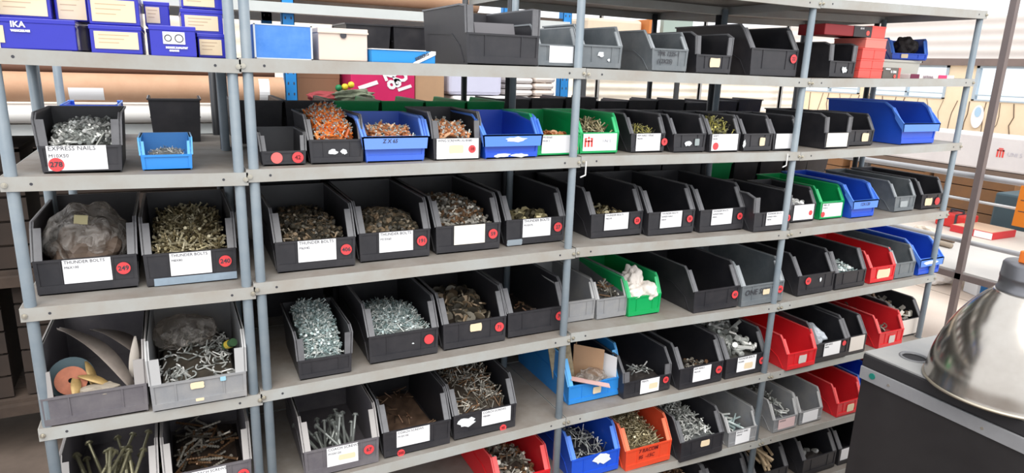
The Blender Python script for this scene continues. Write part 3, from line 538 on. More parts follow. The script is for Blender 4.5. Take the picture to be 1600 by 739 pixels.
put_bin('long black bin with a white front at the lower right end of the rack', 'black', 'D5', 2.930, .045, 'M', w=.190, over={'H': .16}, card=((-.9, .75, .1, 1.0), [], mat('tattered_label', srgb(222, 214, 206), .7)),
        fill=F('rusty and silver strips in the long black bin at the rack end', 'rusty_strips', (.08, .11, .12), 'clip', .06, 90, 'mix', bed=(70, 60, 50)))
put_bin('pale grey bin of bent pins with a pink stamped label', 'palegrey', 'D6', 2.178, .018, 'S', w=.146, over={'hf': .060, 'H': .135, 'cz': .120, 'd': .30}, card=((-.6, .75, .2, .92), ['ANGLES'], mat('pink_white_label', srgb(226, 196, 196), .6), .010),
        fill=F('bent shiny pins in the pale grey bin', 'bent_pins', (.060, .100, .08), 'hook', .05, 90, 'zinc', bed=(90, 90, 94)))
put_bin('pale grey bin with a plain white label, right of the bent pins', 'palegrey', 'D6', 2.335, .024, 'S', w=.146, over={'hf': .060, 'H': .135, 'cz': .120, 'd': .30}, card=((-.7, .6, .15, .95), [], PAPER))
put_bin('red bin with a cream square sticker, low beside the dark cabinet', 'red', 'D6', 2.560, .010, 'S', w=.165, over={'hf': .068, 'H': .145, 'cz': .13, 'd': .38}, scuff=[(.1, .5, .045, .036, CREAM)],
        fill=F('single grey nut lying in the low red bin', 'grey_nut', (.04, .02, .01, .3), 'nut', .022, 6, 'mix', bed=(120, 30, 34)))
put_bin('blue bin mostly hidden behind the low red bin', 'blue', 'D6', 2.745, .02, 'S', w=.16, over={'H': .150, 'd': .38})
put_bin('red bin disappearing behind the dark cabinet', 'red', 'D6', 2.91, .02, 'S', w=.15, over={'H': .165, 'd': .38})
put_bin('black bin of wooden dowels at the bottom, right of the second post', 'black', 'D7', 2.150, .030, 'M', w=.205)
put_bin('black bin at the bottom with pale knob inside, right of the dowels', 'black', 'D7', 2.450, .030, 'M', w=.213, fill=F('pale rounded knobs in the bottom black bin', 'pale_knobs', (.06, .07, .03, .3), 'nut', .03, 8, 'white', bed=(40, 36, 34)))
put_bin('black bin with a white card, lowest and nearest the dark cabinet', 'black', 'D7', 2.680, .030, 'M', w=.21, card=((-.9, .2, .3, .98), [], PAPER))

# ---- second row: bins turned to the other aisle, seen from behind
BACK = [('green', 'B2', .545, 'S'), ('green', 'B2', .70, 'S'), ('green', 'B2', .855, 'S'), ('green', 'B2', 1.01, 'S'), ('black', 'B2', .235, 'S'), ('black', 'B2', .39, 'S')]
pos_words = ['first', 'second', 'third', 'fourth', 'fifth', 'sixth', 'seventh', 'eighth', 'ninth', 'tenth']
for i, (c, k, x, st) in enumerate(BACK):
    lab = ('back of a green bin in the rear row, %s from the left' % pos_words[i]) if c == 'green' else ('back of a black bin in the rear row behind the %s' % ('tiny black bin' if i == 4 else 'orange wall plugs'))
    put_bin(lab, c, k, x, .885, st, yaw=math.pi, w=.150, over={'H': .134, 'd': .36}, group='green bins in the rear row' if c == 'green' else 'black bins in the rear row')
for i in range(9):
    x = 1.18+i*.155
    put_bin('back of a black bin in the rear row, %s right of the green ones' % pos_words[i], 'black', 'C2' if x < 2.0 else 'D2', x, .885, 'S', yaw=math.pi, w=.148, over={'H': .136+.006*((i*37) % 3)}, group='black bins in the rear row')
for i, (c, x) in enumerate([('green', 2.10), ('green', 2.27), ('black', 2.44), ('black', 2.61), ('black', 2.78), ('black', 2.93)]):
    put_bin('back of a %s bin in the third-shelf rear row, %s of six' % (c, pos_words[i]), c, 'D3', x, .885, 'S', yaw=math.pi, w=.155, over={'H': .15}, group='rear row bins of the third shelf')
for k, xs in (('B3', (.31, .55, .79, 1.0)), ('C3', (1.24, 1.48, 1.72, 1.94)), ('B4', (.31, .55, .79, 1.0)), ('C4', (1.24, 1.48, 1.72, 1.94)), ('A4', (-.2, .02)), ('C5', (1.24, 1.48, 1.72, 1.94)), ('D4', (2.2, 2.44)), ('D5', (2.2, 2.44, 2.68))):  # added unseen bins: dark backing that keeps bright background from showing through
    for i, x in enumerate(xs):
        put_bin('added dark backing bin in the rear row, %s behind %s shelf of the %s rack' % (pos_words[i], {'3': 'third', '4': 'fourth', '5': 'fifth'}[k[1]], {'A': 'leftmost', 'B': 'second', 'C': 'third', 'D': 'rightmost'}[k[0]]),
                'black', k, x, .885, 'M', yaw=math.pi, w=.22, over={'H': .19, 'd': .36}, group='added dark backing bins in the rear row')

# ------------------------------------------------------------------ loose things inside bins
def blob(name, label, cat, m_, c, r, sq=(1, 1, 1), seed=1, amp=.35, sub=4, rot=(0, 0, 0), sharp=2.2):
    rg = random.Random(seed); import bmesh
    bm = bmesh.new(); bmesh.ops.create_icosphere(bm, subdivisions=sub, radius=1)
    dirs = [(Vector((rg.gauss(0, 1), rg.gauss(0, 1), rg.gauss(0, 1))).normalized(), rg.uniform(2.5, 7), rg.uniform(0, 6.28)) for _ in range(10)]
    for v in bm.verts:
        n = v.co.normalized(); f = sum(abs(math.sin(n.dot(d)*k+p))**sharp for d, k, p in dirs)/len(dirs)
        v.co = n*(1-amp+2*amp*f*1.2)
    me = bpy.data.meshes.new(name); bm.to_mesh(me); bm.free(); me.materials.append(m_)
    me.transform(Matrix.Diagonal((r*sq[0], r*sq[1], r*sq[2], 1)))
    o = meshobj(name, me, None, c, rot); return tag(o, label, cat)
zA3 = shz('A3', -.2)
BAGM = glassy('cloudy_plastic_film', (.78, .73, .68, 1), .20, .2, 22)
blob('brown_parcel', 'brown wrapped parcel inside the crumpled plastic bag', 'parcel', mat('dull_brown_wrap', srgb(104, 88, 76), .55, 0, .25, 20), (-.215, .21, zA3+.072), .080, (1.0, 1.3, .75), 4, .3)
blob('plastic_bag', 'crumpled clear plastic bag bulging out of the bin marked 249', 'bag', BAGM, (-.220, .222, zA3+.096), .088, (.95, 1.15, .92), 9, .24, 5, sharp=1.0)
m = MB(); m.box(-.014, .014, -.001, .001, -.012, .012); tag(m.obj('paper_tag', mat('yellowed_paper', srgb(176, 168, 130), .7), None, loc=(-.218, .125, zA3+.168), rot=(.3, .15, .1)), 'small yellowed paper tag on the crumpled plastic bag', 'tag')
# sanding discs and sheets in the faded charcoal bin
zA4 = shz('A4', -.2)
def sheet(name, label, cat, m_, w, l, loc, rot, bend=.02, n=10, tip=.2):
    mb = MB(); vs = []
    for k in (0, .0012):
        for i in range(n+1):
            s = i/n; ww = w*(tip+(1-tip)*math.sin(math.pi*min(1, s*.9+.1))) if tip < 1 else w
            for q in (-.5, 0, .5): vs.append((q*ww, l*(s-.5), bend*math.sin(math.pi*s)+abs(q)*bend*.5+k))
    c = 3*(n+1); fs = []
    for i in range(n):
        for j in range(2):
            a = 3*i+j; fs += [(a, a+1, a+4, a+3), (a+c, a+c+3, a+c+4, a+c+1)]
    for i in range(n):
        a = 3*i; fs += [(a, a+3, a+3+c, a+c), (a+2, a+2+c, a+5+c, a+5)]
    fs += [(0, c, c+1, 1), (1, c+1, c+2, 2)]; e = 3*n; fs += [(e, e+1, e+1+c, e+c), (e+1, e+2, e+2+c, e+1+c)]
    mb.add(vs, fs); o = mb.obj(name, m_, None, True, loc=loc, rot=rot); return tag(o, label, cat)
GREYSHEET = mat('grey_offcut', srgb(132, 122, 114), .6, 0, .15, 30)
sheet('metal_offcut', 'long curved grey offcut slanting across the faded charcoal bin', 'offcut', GREYSHEET, .045, .25, (-.225, .10, zA4+.115), (.50, .10, .85), .03)
sheet('metal_offcut', 'second grey offcut lying flatter behind the long curved one', 'offcut', GREYSHEET, .060, .20, (-.18, .19, zA4+.11), (.2, .25, .75), .02)
sheet('metal_offcut', 'upright pale spike-shaped offcut at the right of the faded charcoal bin', 'offcut', mat('pale_offcut', srgb(190, 182, 172), .5), .022, .11, (-.138, .075, zA4+.115), (1.45, .15, .1), .01)
def flat_disc(name, label, m_, m2, r, loc, rot):
    mb = MB(); mb.lathe([(0.006, 0), (r, 0), (r, .002), (.006, .002), (.006, 0)], 28); return tag(mb.obj(name, [m_], None, loc=loc, rot=rot), label, 'disc')
flat_disc('sanding_disc', 'blue-grey sanding disc standing at the left of the charcoal bin', mat('blue_grey_abrasive', srgb(74, 92, 98), .8), None, .05, (-.272, .075, zA4+.085), (1.15, .1, .2))
flat_disc('sanding_disc', 'orange-striped disc leaning on the blue-grey one', mat('orange_abrasive', srgb(168, 104, 80), .8, 0, .2, 40), None, .034, (-.270, .052, zA4+.088), (1.0, .1, .1))
for i, (x, y, z, a, b, c, lb) in enumerate([(-.262, .040, .078, .5, .3, .2, 'flat brass propeller-like blade at the front of the charcoal bin'), (-.225, .045, .082, .4, -.3, 1.2, 'brass blade crossing the flat front one'), (-.235, .075, .088, .9, .2, .6, 'upright brass blade behind the crossed pair')]):
    sheet('brass_blade', lb, 'blade', mat('dull_brass', srgb(170, 142, 92), .45, .3, .2, 40), .022, .07, (x, y, zA4+z), (a, b, c), .006)
blob('crumpled_wrap', 'grubby pale crumpled wrap at the front of the charcoal bin', 'wrap', mat('grubby_wrap', srgb(150, 140, 126), .7), (-.215, .03, zA4+.062), .03, (1.5, .8, .5), 14, .3, 3)
blob('plastic_sachet', 'dim clear plastic sachet at the back of the pale grey bin of fittings', 'bag', BAGM, (-.02, .24, zA4+.105), .065, (1.1, 1.0, .6), 21, .24, 4, sharp=1.0)
m = MB(); m.tube((0, 0, 0), (0, 0, .045), .011, n=12); m.tube((0, 0, .012), (0, 0, .03), .0115, n=12, mi=1)
tag(m.obj('battery', [mat('battery_green', srgb(60, 92, 60), .4), mat('battery_yellow', srgb(214, 188, 70), .4)]), 'small green and yellow cylinder lying on the mixed fittings', 'cylinder').location = (.075, .13, zA4+.09)
bpy.data.objects['battery'].rotation_euler = (1.0, .5, .2)
# individually countable long screws, rods and dowels
def rod_mesh(name, L, r, head, m_):
    mb = MB(); n = int(L/.004)
    prof = [(0.0005, 0)]
    for i in range(n): prof += [(r*.82, L*.6*i/n+.002), (r, L*.6*(i+.5)/n+.002)]
    prof += [(r*.85, L*.62), (r*.85, L)]
    mb.lathe(prof, 8)
    if head: mb.tube((0, 0, L), (0, 0, L+.0015), r*2.1, n=12); mb.tube((0, 0, L+.0015), (0, 0, L+.006), r*1.7, n=6)
    else: mb.add([(r*.85*math.cos(2*math.pi*i/8), r*.85*math.sin(2*math.pi*i/8), L) for i in range(8)], [tuple(range(8))])
    return mb.mesh(name, m_)
ZINCM = mat('zinc_metal', srgb(150, 154, 150), .35, .6, .12, 40); OLZ = mat('olive_zinc_metal', srgb(150, 146, 120), .38, .6, .15, 40)
def scatter_rods(name, label, cat, group, me, n, cx, y0, y1, zb, hw, L, seed, tilt=(.25, .9), zr=(.03, .06)):
    rg = random.Random(seed)
    for i in range(n):
        a = rg.uniform(*tilt); yaw = rg.uniform(-.55, .55)
        o = meshobj(name, me, None, (cx+rg.uniform(-hw, hw)*.62, rg.uniform(y0, y1), zb+rg.uniform(*zr)), (-(math.pi/2-a), 0, yaw)); tag(o, label, cat, group)
zc = rod_mesh('coach_screw', .105, .0045, True, ZINCM); zc2 = rod_mesh('coach_screw', .12, .0048, True, OLZ)
z5 = shz('A5', -.2)
scatter_rods('coach_screw', 'long coach screw lying in the bottom left corner bin', 'screw', 'coach screws in the corner bin', zc2, 22, -.215, .03, .14, z5+.006, .09, .12, 5, tilt=(.15, .7), zr=(.0, .06))
z5 = shz('B5', .35)
scatter_rods('coach_screw', 'grey coach screw standing in the bin marked 67', 'screw', 'coach screws in the bin marked 67', zc, 22, .356, .02, .15, z5+.006, .09, .105, 8, zr=(.0, .06))
DOW = mat('pale_dowel_wood', srgb(196, 172, 140), .7, 0, .12, 30)
mb = MB(); mb.tube((0, 0, 0), (0, 0, .17), .006, n=8); dw = mb.mesh('wooden_dowel', DOW)
z7 = shz('D7', 2.15)
scatter_rods('wooden_dowel', 'pale wooden dowel in the bottom bin right of the second post', 'dowel', 'wooden dowels in the bottom bin', dw, 20, 2.150, .03, .12, z7+.006, .09, .17, 11, (.15, .5), (.05, .12))
# white wrap in the green bin, bag of screws
z4 = shz('C4', 1.43)
for i, (dx, dy, dz, r, lb) in enumerate([(-.03, .04, .075, .034, 'crumpled white wrapping at the left of the green bin'), (.03, .03, .078, .034, 'rounder white crumpled wrapping at the right of the green bin'), (.0, .08, .105, .036, 'upright twist of white wrapping in the green bin')]):
    blob('white_wrapping', lb, 'wrapping', mat('white_film', srgb(232, 224, 216), .5), (1.43+dx, .066+dy, z4+dz), r, (1.0, 1.1, .9 if i < 2 else 1.3), 30+i, .4, 4)
z5 = shz('D5', 2.36)
blob('bag_of_screws', 'clear bag of pale screws inside the black bin behind the red bin', 'bag', mat('pale_bag', srgb(178, 184, 192), .35), (2.33, .09, z5+.085), .05, (1.0, 1.4, .8), 41, .3, 4)
# cardboard and packets in the sky blue bin
z5 = shz('C5', 1.25)
m = MB(); m.box(-.055, .055, 0, .003, 0, .17); m.box(-.055, -.052, 0, .05, 0, .15); tag(m.obj('cardboard_flap', CARD, None, bevel=.001, loc=(1.265, .15, z5+.02), rot=(.25, .05, -.75)), 'brown cardboard flap standing in the sky blue bin', 'cardboard')
m = MB(); m.box(-.04, .04, 0, .012, 0, .16); tag(m.obj('printed_packet', mat('beige_printed_card', srgb(176, 160, 130), .7, 0, .3, 60), None, bevel=.001, loc=(1.185, .17, z5+.03), rot=(.1, -.2, -.3)), 'beige printed packet standing left of the cardboard flap', 'packet')
m = MB(); m.box(-.03, .03, 0, .002, 0, .11); tag(m.obj('white_card', PAPER, None, loc=(1.325, .10, z5+.045), rot=(.15, .05, -1.1)), 'white card slotted at the right inside the sky blue bin', 'card')
m = MB(); m.box(-.07, .07, -.012, .012, 0, .003); tag(m.obj('pink_strip', mat('pink_plastic_strip', srgb(214, 176, 172), .5), None, loc=(1.22, .06, z5+.078), rot=(.1, .2, -.4)), 'pale pink strip lying across the front of the sky blue bin', 'strip')
blob('clear_packet', 'glossy clear packet behind the pink strip in the sky blue bin', 'packet', BAGM, (1.25, .10, z5+.08), .045, (1.1, .8, .5), 51, .4, 4)
# bracket, catalogues
z1 = shz('C1', 1.87)
m = MB(); m.prism_x([(0, 0), (.09, 0), (.05, .105)], -.002, .002); tag(m.obj('grey_bracket', mat('grey_sheet_metal', srgb(120, 120, 122), .5, .2), None, loc=(1.88, .13, z1+.006), rot=(0, 0, 1.35)), 'triangular grey bracket standing in the large black bin on the top tray', 'bracket')
z1 = shz('B1', .83)
for i in range(6):
    m = MB(); m.box(-.06, .06, 0, .008, 0, .125); tag(m.obj('catalogue', mat('grey_catalogue', srgb(150, 146, 146), .6) if i % 2 else mat('dark_catalogue', srgb(96, 94, 98), .6), None, bevel=.0008, loc=(.84+.006*i, .07+.018*i, z1+.006), rot=(-.45, 0, .05*(i-3))), 'worn catalogue leaning in the tall dark bin, %s from the front' % pos_words[i], 'catalogue', 'catalogues in the tall dark bin')

# ------------------------------------------------------------------ cardboard boxes on the top trays
def carton(name, label, x0, x1, z0, z1, y0, d, m_, lab=None, yaw=0.0, cat='box', lid=True, text=None, bevel=.0025, flap=True):
    t = thing(name, label, cat, ((x0+x1)/2, y0, z0), (0, 0, yaw)); w = x1-x0; h = z1-z0
    mb = MB(); mb.box(-w/2, w/2, 0, d, 0, h*.985 if lid else h); mb.obj('box_body', m_, t, bevel=bevel)
    if lid: mb = MB(); mb.box(-w/2-.0012, w/2+.0012, -.0012, d+.0012, h*.86, h+.0012); mb.obj('lid', m_, t, bevel=.0012)
    yy = -.0022
    if lab:
        for (a, b, c, e, mm) in lab:
            q = MB(); q.box(-w/2+a*w, -w/2+b*w, yy, yy+.0008, c*h, e*h); lo = q.obj('paper_label', mm, t)
            if (e-c)*h > .03 and text is None:
                for k in range(3):
                    q = MB(); q.box(-w/2+(a+.08)*w, -w/2+(a+.08+(b-a)*(.7-.12*k))*w, yy-.0003, yy, (e-.22*(e-c)*(k+1))*h, (e-.22*(e-c)*(k+1))*h+.0016); q.obj('printed_line', mat('pale_print', srgb(196, 170, 140), .6), lo)
    if text:
        for (s, a, c, sz, mm) in text: lettering(s, sz, mm, t, -w/2+a*w, c*h, yy-.0003, 'lettering', 'LEFT', .0005)
    return t
IKB = mat('deep_blue_carton', srgb(40, 44, 178), .28, 0, .05, 8, coat=.3)
zA = 1.798; CL = CREAM
t = carton('blue_carton', 'long deep blue carton printed IKA, front left on the top tray', -.305, -.172, zA+.003, zA+.064, .015, .28, IKB, [(.0, .07, .2, .75, CL)], text=[('IKA', .16, .80, .016, PAPER), ('WERKZEUGE', .16, .60, .0055, PAPER)])
carton('blue_carton', 'deep blue carton with a wide cream label, lower of two in the middle', -.147, -.050, zA, zA+.058, .018, .27, IKB, [(.08, .93, .18, .80, CL)])
t = carton('blue_carton', 'deep blue carton with a small white crest panel, right of the middle stack', -.034, .058, zA-.002, zA+.063, .012, .28, IKB, [(.28, .76, .42, .82, PAPER)], text=[('NORSK KVALITET', .33, .30, .0055, PAPER), ('GARANTI', .40, .20, .0045, PAPER)])
for cx_, rr_ in ((-.010, .0075), (.012, .009)):
    q = MB(); q.lathe([(rr_, 0), (rr_, .0006), (rr_-.0018, .0006), (rr_-.0018, 0), (rr_, 0)], 20); c_ = q.obj('crest_ring', INK, t, loc=(cx_*1.0, -.0026, .040), rot=(math.pi/2, 0, 0))
carton('blue_carton', 'deep blue carton with a notched cream label, tucked behind the crest carton', .064, .124, zA-.002, zA+.052, .075, .22, IKB, [(.05, .85, .12, .78, CL)])
carton('blue_carton', 'deep blue carton with cream label in the right stack, second from the bottom', .033, .122, zA+.052, zA+.106, .085, .25, IKB, [(.08, .88, .14, .76, CL)])
carton('blue_carton', 'topmost deep blue carton of the right stack, cut by the photo edge', .036, .124, zA+.108, zA+.160, .085, .25, IKB, [(.05, .8, .1, .7, CL)])
carton('blue_carton', 'deep blue carton with a cream label on top of the long printed one', -.312, -.215, zA+.066, zA+.122, .050, .24, IKB, [(.08, .94, .10, .9, CL)])
carton('blue_carton', 'deep blue carton with a torn cream label, upper centre-left', -.211, -.150, zA+.066, zA+.128, .075, .22, IKB, [(.1, .95, .05, .9, CL)])
carton('blue_carton', 'deep blue carton with a large cream label, upper of two in the middle', -.145, -.050, zA+.060, zA+.126, .022, .26, IKB, [(.06, .92, .10, .78, CL)])
carton('blue_carton', 'narrow deep blue carton set back between the two upper stacks', -.043, .010, zA+.066, zA+.122, .17, .15, IKB, [(.05, .6, .15, .8, CL)])
carton('blue_carton', 'deep blue carton lying under the narrow set-back one', -.046, .030, zA+.0, zA+.064, .31, .12, IKB)
carton('blue_carton', 'deep blue carton at the very back under the topmost ones', .030, .12, zA+.0, zA+.050, .31, .12, IKB)
carton('blue_carton', 'deep blue carton behind, under the torn-label one', -.213, -.15, zA+.0, zA+.064, .30, .12, IKB)
zB = 1.7985
WORN = mat('worn_blue_card', srgb(58, 124, 208), .55, 0, .04, 12, dirt=srgb(96, 150, 220))
t = carton('blue_cardboard_box', 'bright blue scuffed cardboard box at the left of the top tray', .184, .318, zB, zB+.080, .030, .26, WORN, lid=False)
for a in ((-.068, -.064, 0, .08), (.063, .067, 0, .08), (-.067, .067, -.0, .0025), (-.067, .067, .0775, .0805)):
    q = MB(); q.box(a[0], a[1], -.001, .002, a[2], a[3]); q.obj('worn_edge', mat('worn_white_edge', srgb(206, 212, 218), .7), t)
PALE = mat('cream_carton', srgb(226, 208, 194), .65, 0, .03, 8)
t = carton('cream_cardboard_box', 'cream cardboard box with a thumb notch, beside the bright blue box', .334, .456, zB+.001, zB+.078, .038, .26, PALE)
q = MB(); q.disc(0, .062, .008, -.0032, -.0022, 16); q.obj('thumb_notch', INK, t)
q = MB(); q.box(-.063, .063, -.004, .0, .066, .070); q.obj('flap_edge', PALE, t)
SKYC = mat('sky_blue_carton', srgb(36, 142, 216), .45, 0, .03, 8)
t = carton('flat_blue_carton', 'flat open sky blue carton with a white diagonal band', .462, .640, zB+.0, zB+.032, .030, .20, SKYC, lid=False, yaw=.10)
q = MB(); q.box(-.09, .06, -.002, .21, .032, .0345); q.obj('white_insert', mat('white_board', srgb(218, 220, 222), .7), t)
q = MB(); q.add([(.020, -.0026, .0), (.036, -.0026, .0), (.0885, -.0026, .024), (.0885, -.0026, .033), (.075, -.0026, .033)], [(0, 1, 2, 3, 4)]); bnd = q.obj('white_band', PAPER, t)
lettering('SIEBERG', .0115, INK, bnd, .030, .010, -.003, 'lettering', 'LEFT', .0004, 0, -.42)
# stack of coral cartons on the right end rack
CORAL = mat('coral_carton', srgb(238, 92, 84), .5, 0, .04, 10); MAROON = mat('dark_red_carton', srgb(140, 28, 34), .5); CHAR = mat('charcoal_carton', srgb(52, 48, 50), .5)
zD = shz('D1', 2.4)
for i, (x0, x1, a, b, lb) in enumerate([(2.334, 2.400, 0, .033, 'coral red carton, bottom left of the stack'), (2.402, 2.468, 0, .033, 'coral red carton, bottom right of the stack beside the charcoal carton'),
    (2.336, 2.402, .035, .069, 'coral red carton, left in the second layer'), (2.404, 2.468, .035, .069, 'coral red carton, right in the second layer'),
    (2.338, 2.404, .071, .108, 'coral red carton, left in the third layer'), (2.406, 2.470, .071, .108, 'coral red carton, right in the third layer'), (2.348, 2.466, .110, .146, 'wide pale coral carton in the fourth layer')]):
    carton('coral_carton', lb, x0, x1, zD+a, zD+b, .045, .14, CORAL if i < 6 else mat('pale_coral_carton', srgb(236, 128, 116), .5), cat='box', bevel=.0015)
t = carton('long_red_carton', 'long dark red carton with a charcoal end, lying on top of the coral stack', 2.125, 2.375, zD+.148, zD+.186, .050, .12, MAROON, lid=False)
q = MB(); q.box(.028, .1265, -.002, .12, 0, .0385); e = q.obj('charcoal_end', CHAR, t); q = MB(); q.disc(.105, .015, .009, -.0028, -.002, 16); q.obj('red_disc', CORAL, e); lettering('BEHR', .009, PAPER, e, .06, .03, -.0026)
carton('coral_carton', 'top coral red carton beside the charcoal end of the long one', 2.378, 2.456, zD+.148, zD+.190, .050, .12, CORAL, bevel=.0015)
t = carton('charcoal_carton', 'charcoal carton with white lettering at the foot of the coral stack', 2.474, 2.566, zD, zD+.043, .045, .12, mat('grey_brown_carton', srgb(98, 92, 86), .5), lid=False, text=[('E 1206', .45, .62, .012, PAPER), ('NEOLUX', .1, .85, .007, PAPER)])
q = MB(); q.disc(.022, .010, .007, -.003, -.0022, 16); q.obj('red_disc', CORAL, t); q = MB(); q.box(.046, .058, 0, .12, 0, .043); q.obj('coral_side', CORAL, t)
t = carton('slim_white_carton', 'slim white and magenta carton lying at the right end of the top tray', 2.640, 2.930, zD+.002, zD+.022, .045, .05, mat('white_carton', srgb(230, 224, 222), .5), lid=False, text=[('NATIONAL', .28, .5, .013, mat('grey_print', srgb(150, 130, 140), .5))])
q = MB(); q.box(-.145, -.09, -.0026, -.0018, 0, .02); q.obj('dark_magenta_end', mat('dark_magenta', srgb(110, 24, 62), .5), t); q = MB(); q.box(.035, .09, -.0026, -.0018, 0, .02); q.obj('magenta_patch', mat('magenta', srgb(224, 62, 112), .5), t)
# translucent tub with a blue bin tipped on it
t = thing('plastic_tub', 'translucent whitish tub standing behind the slim carton', 'tub', (2.75, .17, zD))
q = MB(); q.warp(lambda *a: a)
P_ = [(-.13, 0), (.13, 0), (.13, .17), (-.13, .17)]
vs = [(x*(.92 if z == 0 else 1), y if y == 0 else y, z) for z in (0, .075) for x, y in P_]+[(x*(.92 if z == 0.004 else 1)*.97, .004+y*.95, z) for z in (.004, .075) for x, y in P_]
q = MB(); q.add(vs, [(3, 2, 1, 0), (0, 1, 5, 4), (1, 2, 6, 5), (2, 3, 7, 6), (3, 0, 4, 7), (8, 9, 10, 11), (9, 8, 12, 13), (10, 9, 13, 14), (11, 10, 14, 15), (8, 11, 15, 12), (4, 5, 13, 12), (5, 6, 14, 13), (6, 7, 15, 14), (7, 4, 12, 15)])
q.obj('tub_body', mat('milky_plastic', srgb(206, 204, 194), .4), t)
q = MB(); q.box(-.136, .136, -.006, 0, .070, .078); q.box(-.136, -.13, -.006, .176, .070, .078); q.box(.13, .136, -.006, .176, .070, .078); q.box(-.136, .136, .17, .176, .07, .078); q.obj('tub_rim', mat('milky_plastic', srgb(206, 204, 194), .4), t)
put_bin('dark blue bin lying across the translucent tub', 'blue', 'D1', 2.80, .17, 'S', w=.16, over={'d': .26, 'H': .090, 'hf': .026, 'cz': .08, 'cy': .03}, z=zD+.080, yaw=-.45, scuff=[(-.3, .6, .03, .018, CREAM)])
blob('black_rag', 'black crumpled rag hanging inside the dark blue bin on the tub', 'rag', mat('black_cloth', srgb(44, 40, 40), .8), (2.83, .215, zD+.135), .05, (1.0, .8, .75), 61, .35, 4)

# ------------------------------------------------------------------ dark cabinet with the reflector lamp
t = thing('tool_cabinet', 'dark cabinet in the right foreground with a grey metal strip along its edge', 'cabinet', (1.875, -1.9, 0))
BL = mat('cabinet_black', srgb(36, 33, 34), .55, 0, .10, 5, dirt=srgb(46, 43, 43))
m = MB(); m.box(.004, 1.2, 0, 1.426, .04, .925); m.obj('cabinet_body', BL, t, bevel=.004)
m = MB(); m.box(.05, 1.15, .05, 1.38, 0, .04); m.obj('plinth', BL, t)
m = MB(); m.box(0.0, 1.2, -.004, 1.430, .925, .968); m.obj('rubber_edge', mat('black_rubber', srgb(40, 38, 40), .7, 0, .1, 10), t, bevel=.006)
hx, hy, hr = 1.985-1.875, -.563+1.9, .036
vs = []; n = 32; X0, X1, Y0, Y1 = .003, 1.2, 0, 1.427
def sq_pt(a):
    c, s = math.cos(a), math.sin(a); tx = ((X1-hx)/c if c > 1e-9 else (X0-hx)/c if c < -1e-9 else 1e9); ty = ((Y1-hy)/s if s > 1e-9 else (Y0-hy)/s if s < -1e-9 else 1e9); k = min(tx, ty); return (hx+k*c, hy+k*s)
angs = sorted([2*math.pi*i/n for i in range(n)]+[math.atan2(y-hy, x-hx) % (2*math.pi) for x in (X0, X1) for y in (Y0, Y1)]); N_ = len(angs)
for z in (.972, .967): vs += [(hx+hr*math.cos(a), hy+hr*math.sin(a), z) for a in angs]+[sq_pt(a)+(z,) for a in angs]
fs = []
for i in range(N_):
    j = (i+1) % N_; fs += [(i, i+N_, j+N_, j), (i+2*N_, j+2*N_, j+3*N_, i+3*N_), (i, j, j+2*N_, i+2*N_), (i+N_, i+3*N_, j+3*N_, j+N_)]
m = MB(); m.add(vs, fs); m.obj('worktop', mat('grey_worktop', srgb(152, 152, 152), .45, 0, .06, 6, dirt=srgb(166, 164, 160)), t)
m = MB(); m.lathe([(hr-.003, -.002), (hr+.006, -.002), (hr+.006, .002), (hr-.001, .003), (hr-.003, -.002)], 32); g = m.obj('grommet_ring', mat('grommet_grey', srgb(120, 120, 122), .4), t, True, loc=(hx, hy, .972))
m = MB(); m.lathe([(0.0005, 0), (hr-.001, 0), (hr-.001, .004), (0.0005, .004)], 24); m.obj('grommet_floor', mat('hole_black', srgb(22, 22, 26), .6), t, loc=(hx, hy, .945))
m = MB(); m.box(-.004, .003, .0, 1.428, .885, .926); st = m.obj('metal_strip', mat('grey_alloy_strip', srgb(150, 150, 152), .4, .1, .05, 30), t, bevel=.0012)
m = MB(); m.tube((-.0065, 1.385, .908), (-.004, 1.385, .908), .0095, n=24); m.obj('green_dot', mat('teal_green_button', srgb(22, 122, 108), .4), st)
for y in (1.33, 1.06, .8, .5):
    m = MB(); m.tube((-.0055, y, .903), (-.004, y, .903), .004, n=12); m.obj('rivet', BOLT, st)
# lamp
ALU = mat('spun_aluminium', srgb(186, 178, 168), .17, .95, .05, 3, dirt=srgb(206, 200, 192))
cx, cy, zt = 2.022, -.800, .9725
t = thing('reflector_lamp', 'large aluminium dome reflector lamp standing rim-down on the dark cabinet', 'lamp', (cx, cy, zt))
prof = [(.196, 0), (.197, .004), (.196, .009)]
key = [(.010, .196), (.065, .189), (.115, .176), (.175, .152), (.230, .119), (.268, .088), (.287, .068)]
def _cr(t):
    for k in range(len(key)-1):
        if key[k][0] <= t <= key[k+1][0]+1e-9:
            p0, p1, p2, p3 = key[max(0, k-1)], key[k], key[k+1], key[min(len(key)-1, k+2)]
            u = (t-p1[0])/(p2[0]-p1[0]); h = p2[0]-p1[0]; m1 = (p2[1]-p0[1])/(p2[0]-p0[0])*h; m2 = (p3[1]-p1[1])/(p3[0]-p1[0])*h
            return (2*u**3-3*u*u+1)*p1[1]+(u**3-2*u*u+u)*m1+(-2*u**3+3*u*u)*p2[1]+(u**3-u*u)*m2
prof += [(_cr(.010+.277*k/40), .010+.277*k/40) for k in range(1, 41)]
inn = [(max(.02, r-.002), max(.001, z-.002)) for r, z in reversed(prof)]
m = MB(); m.lathe(prof+inn+[prof[0]], 96); m.obj('dome', ALU, t, True)
m = MB(); m.lathe([(.190, .0), (.1985, .0), (.2005, .004), (.1985, .008), (.190, .008), (.190, 0)], 96); m.obj('rolled_rim', mat('rim_aluminium', srgb(206, 196, 176), .3, .8), t, True)
m = MB(); m.lathe([(.070, .284), (.070, .290), (.067, .292), (.066, .318), (.067, .320), (.067, .326), (.066, .328), (.065, .358), (.061, .364), (.0005, .365)], 64); m.obj('neck', mat('grey_cast_alloy', srgb(120, 120, 124), .35, .7), t, True)
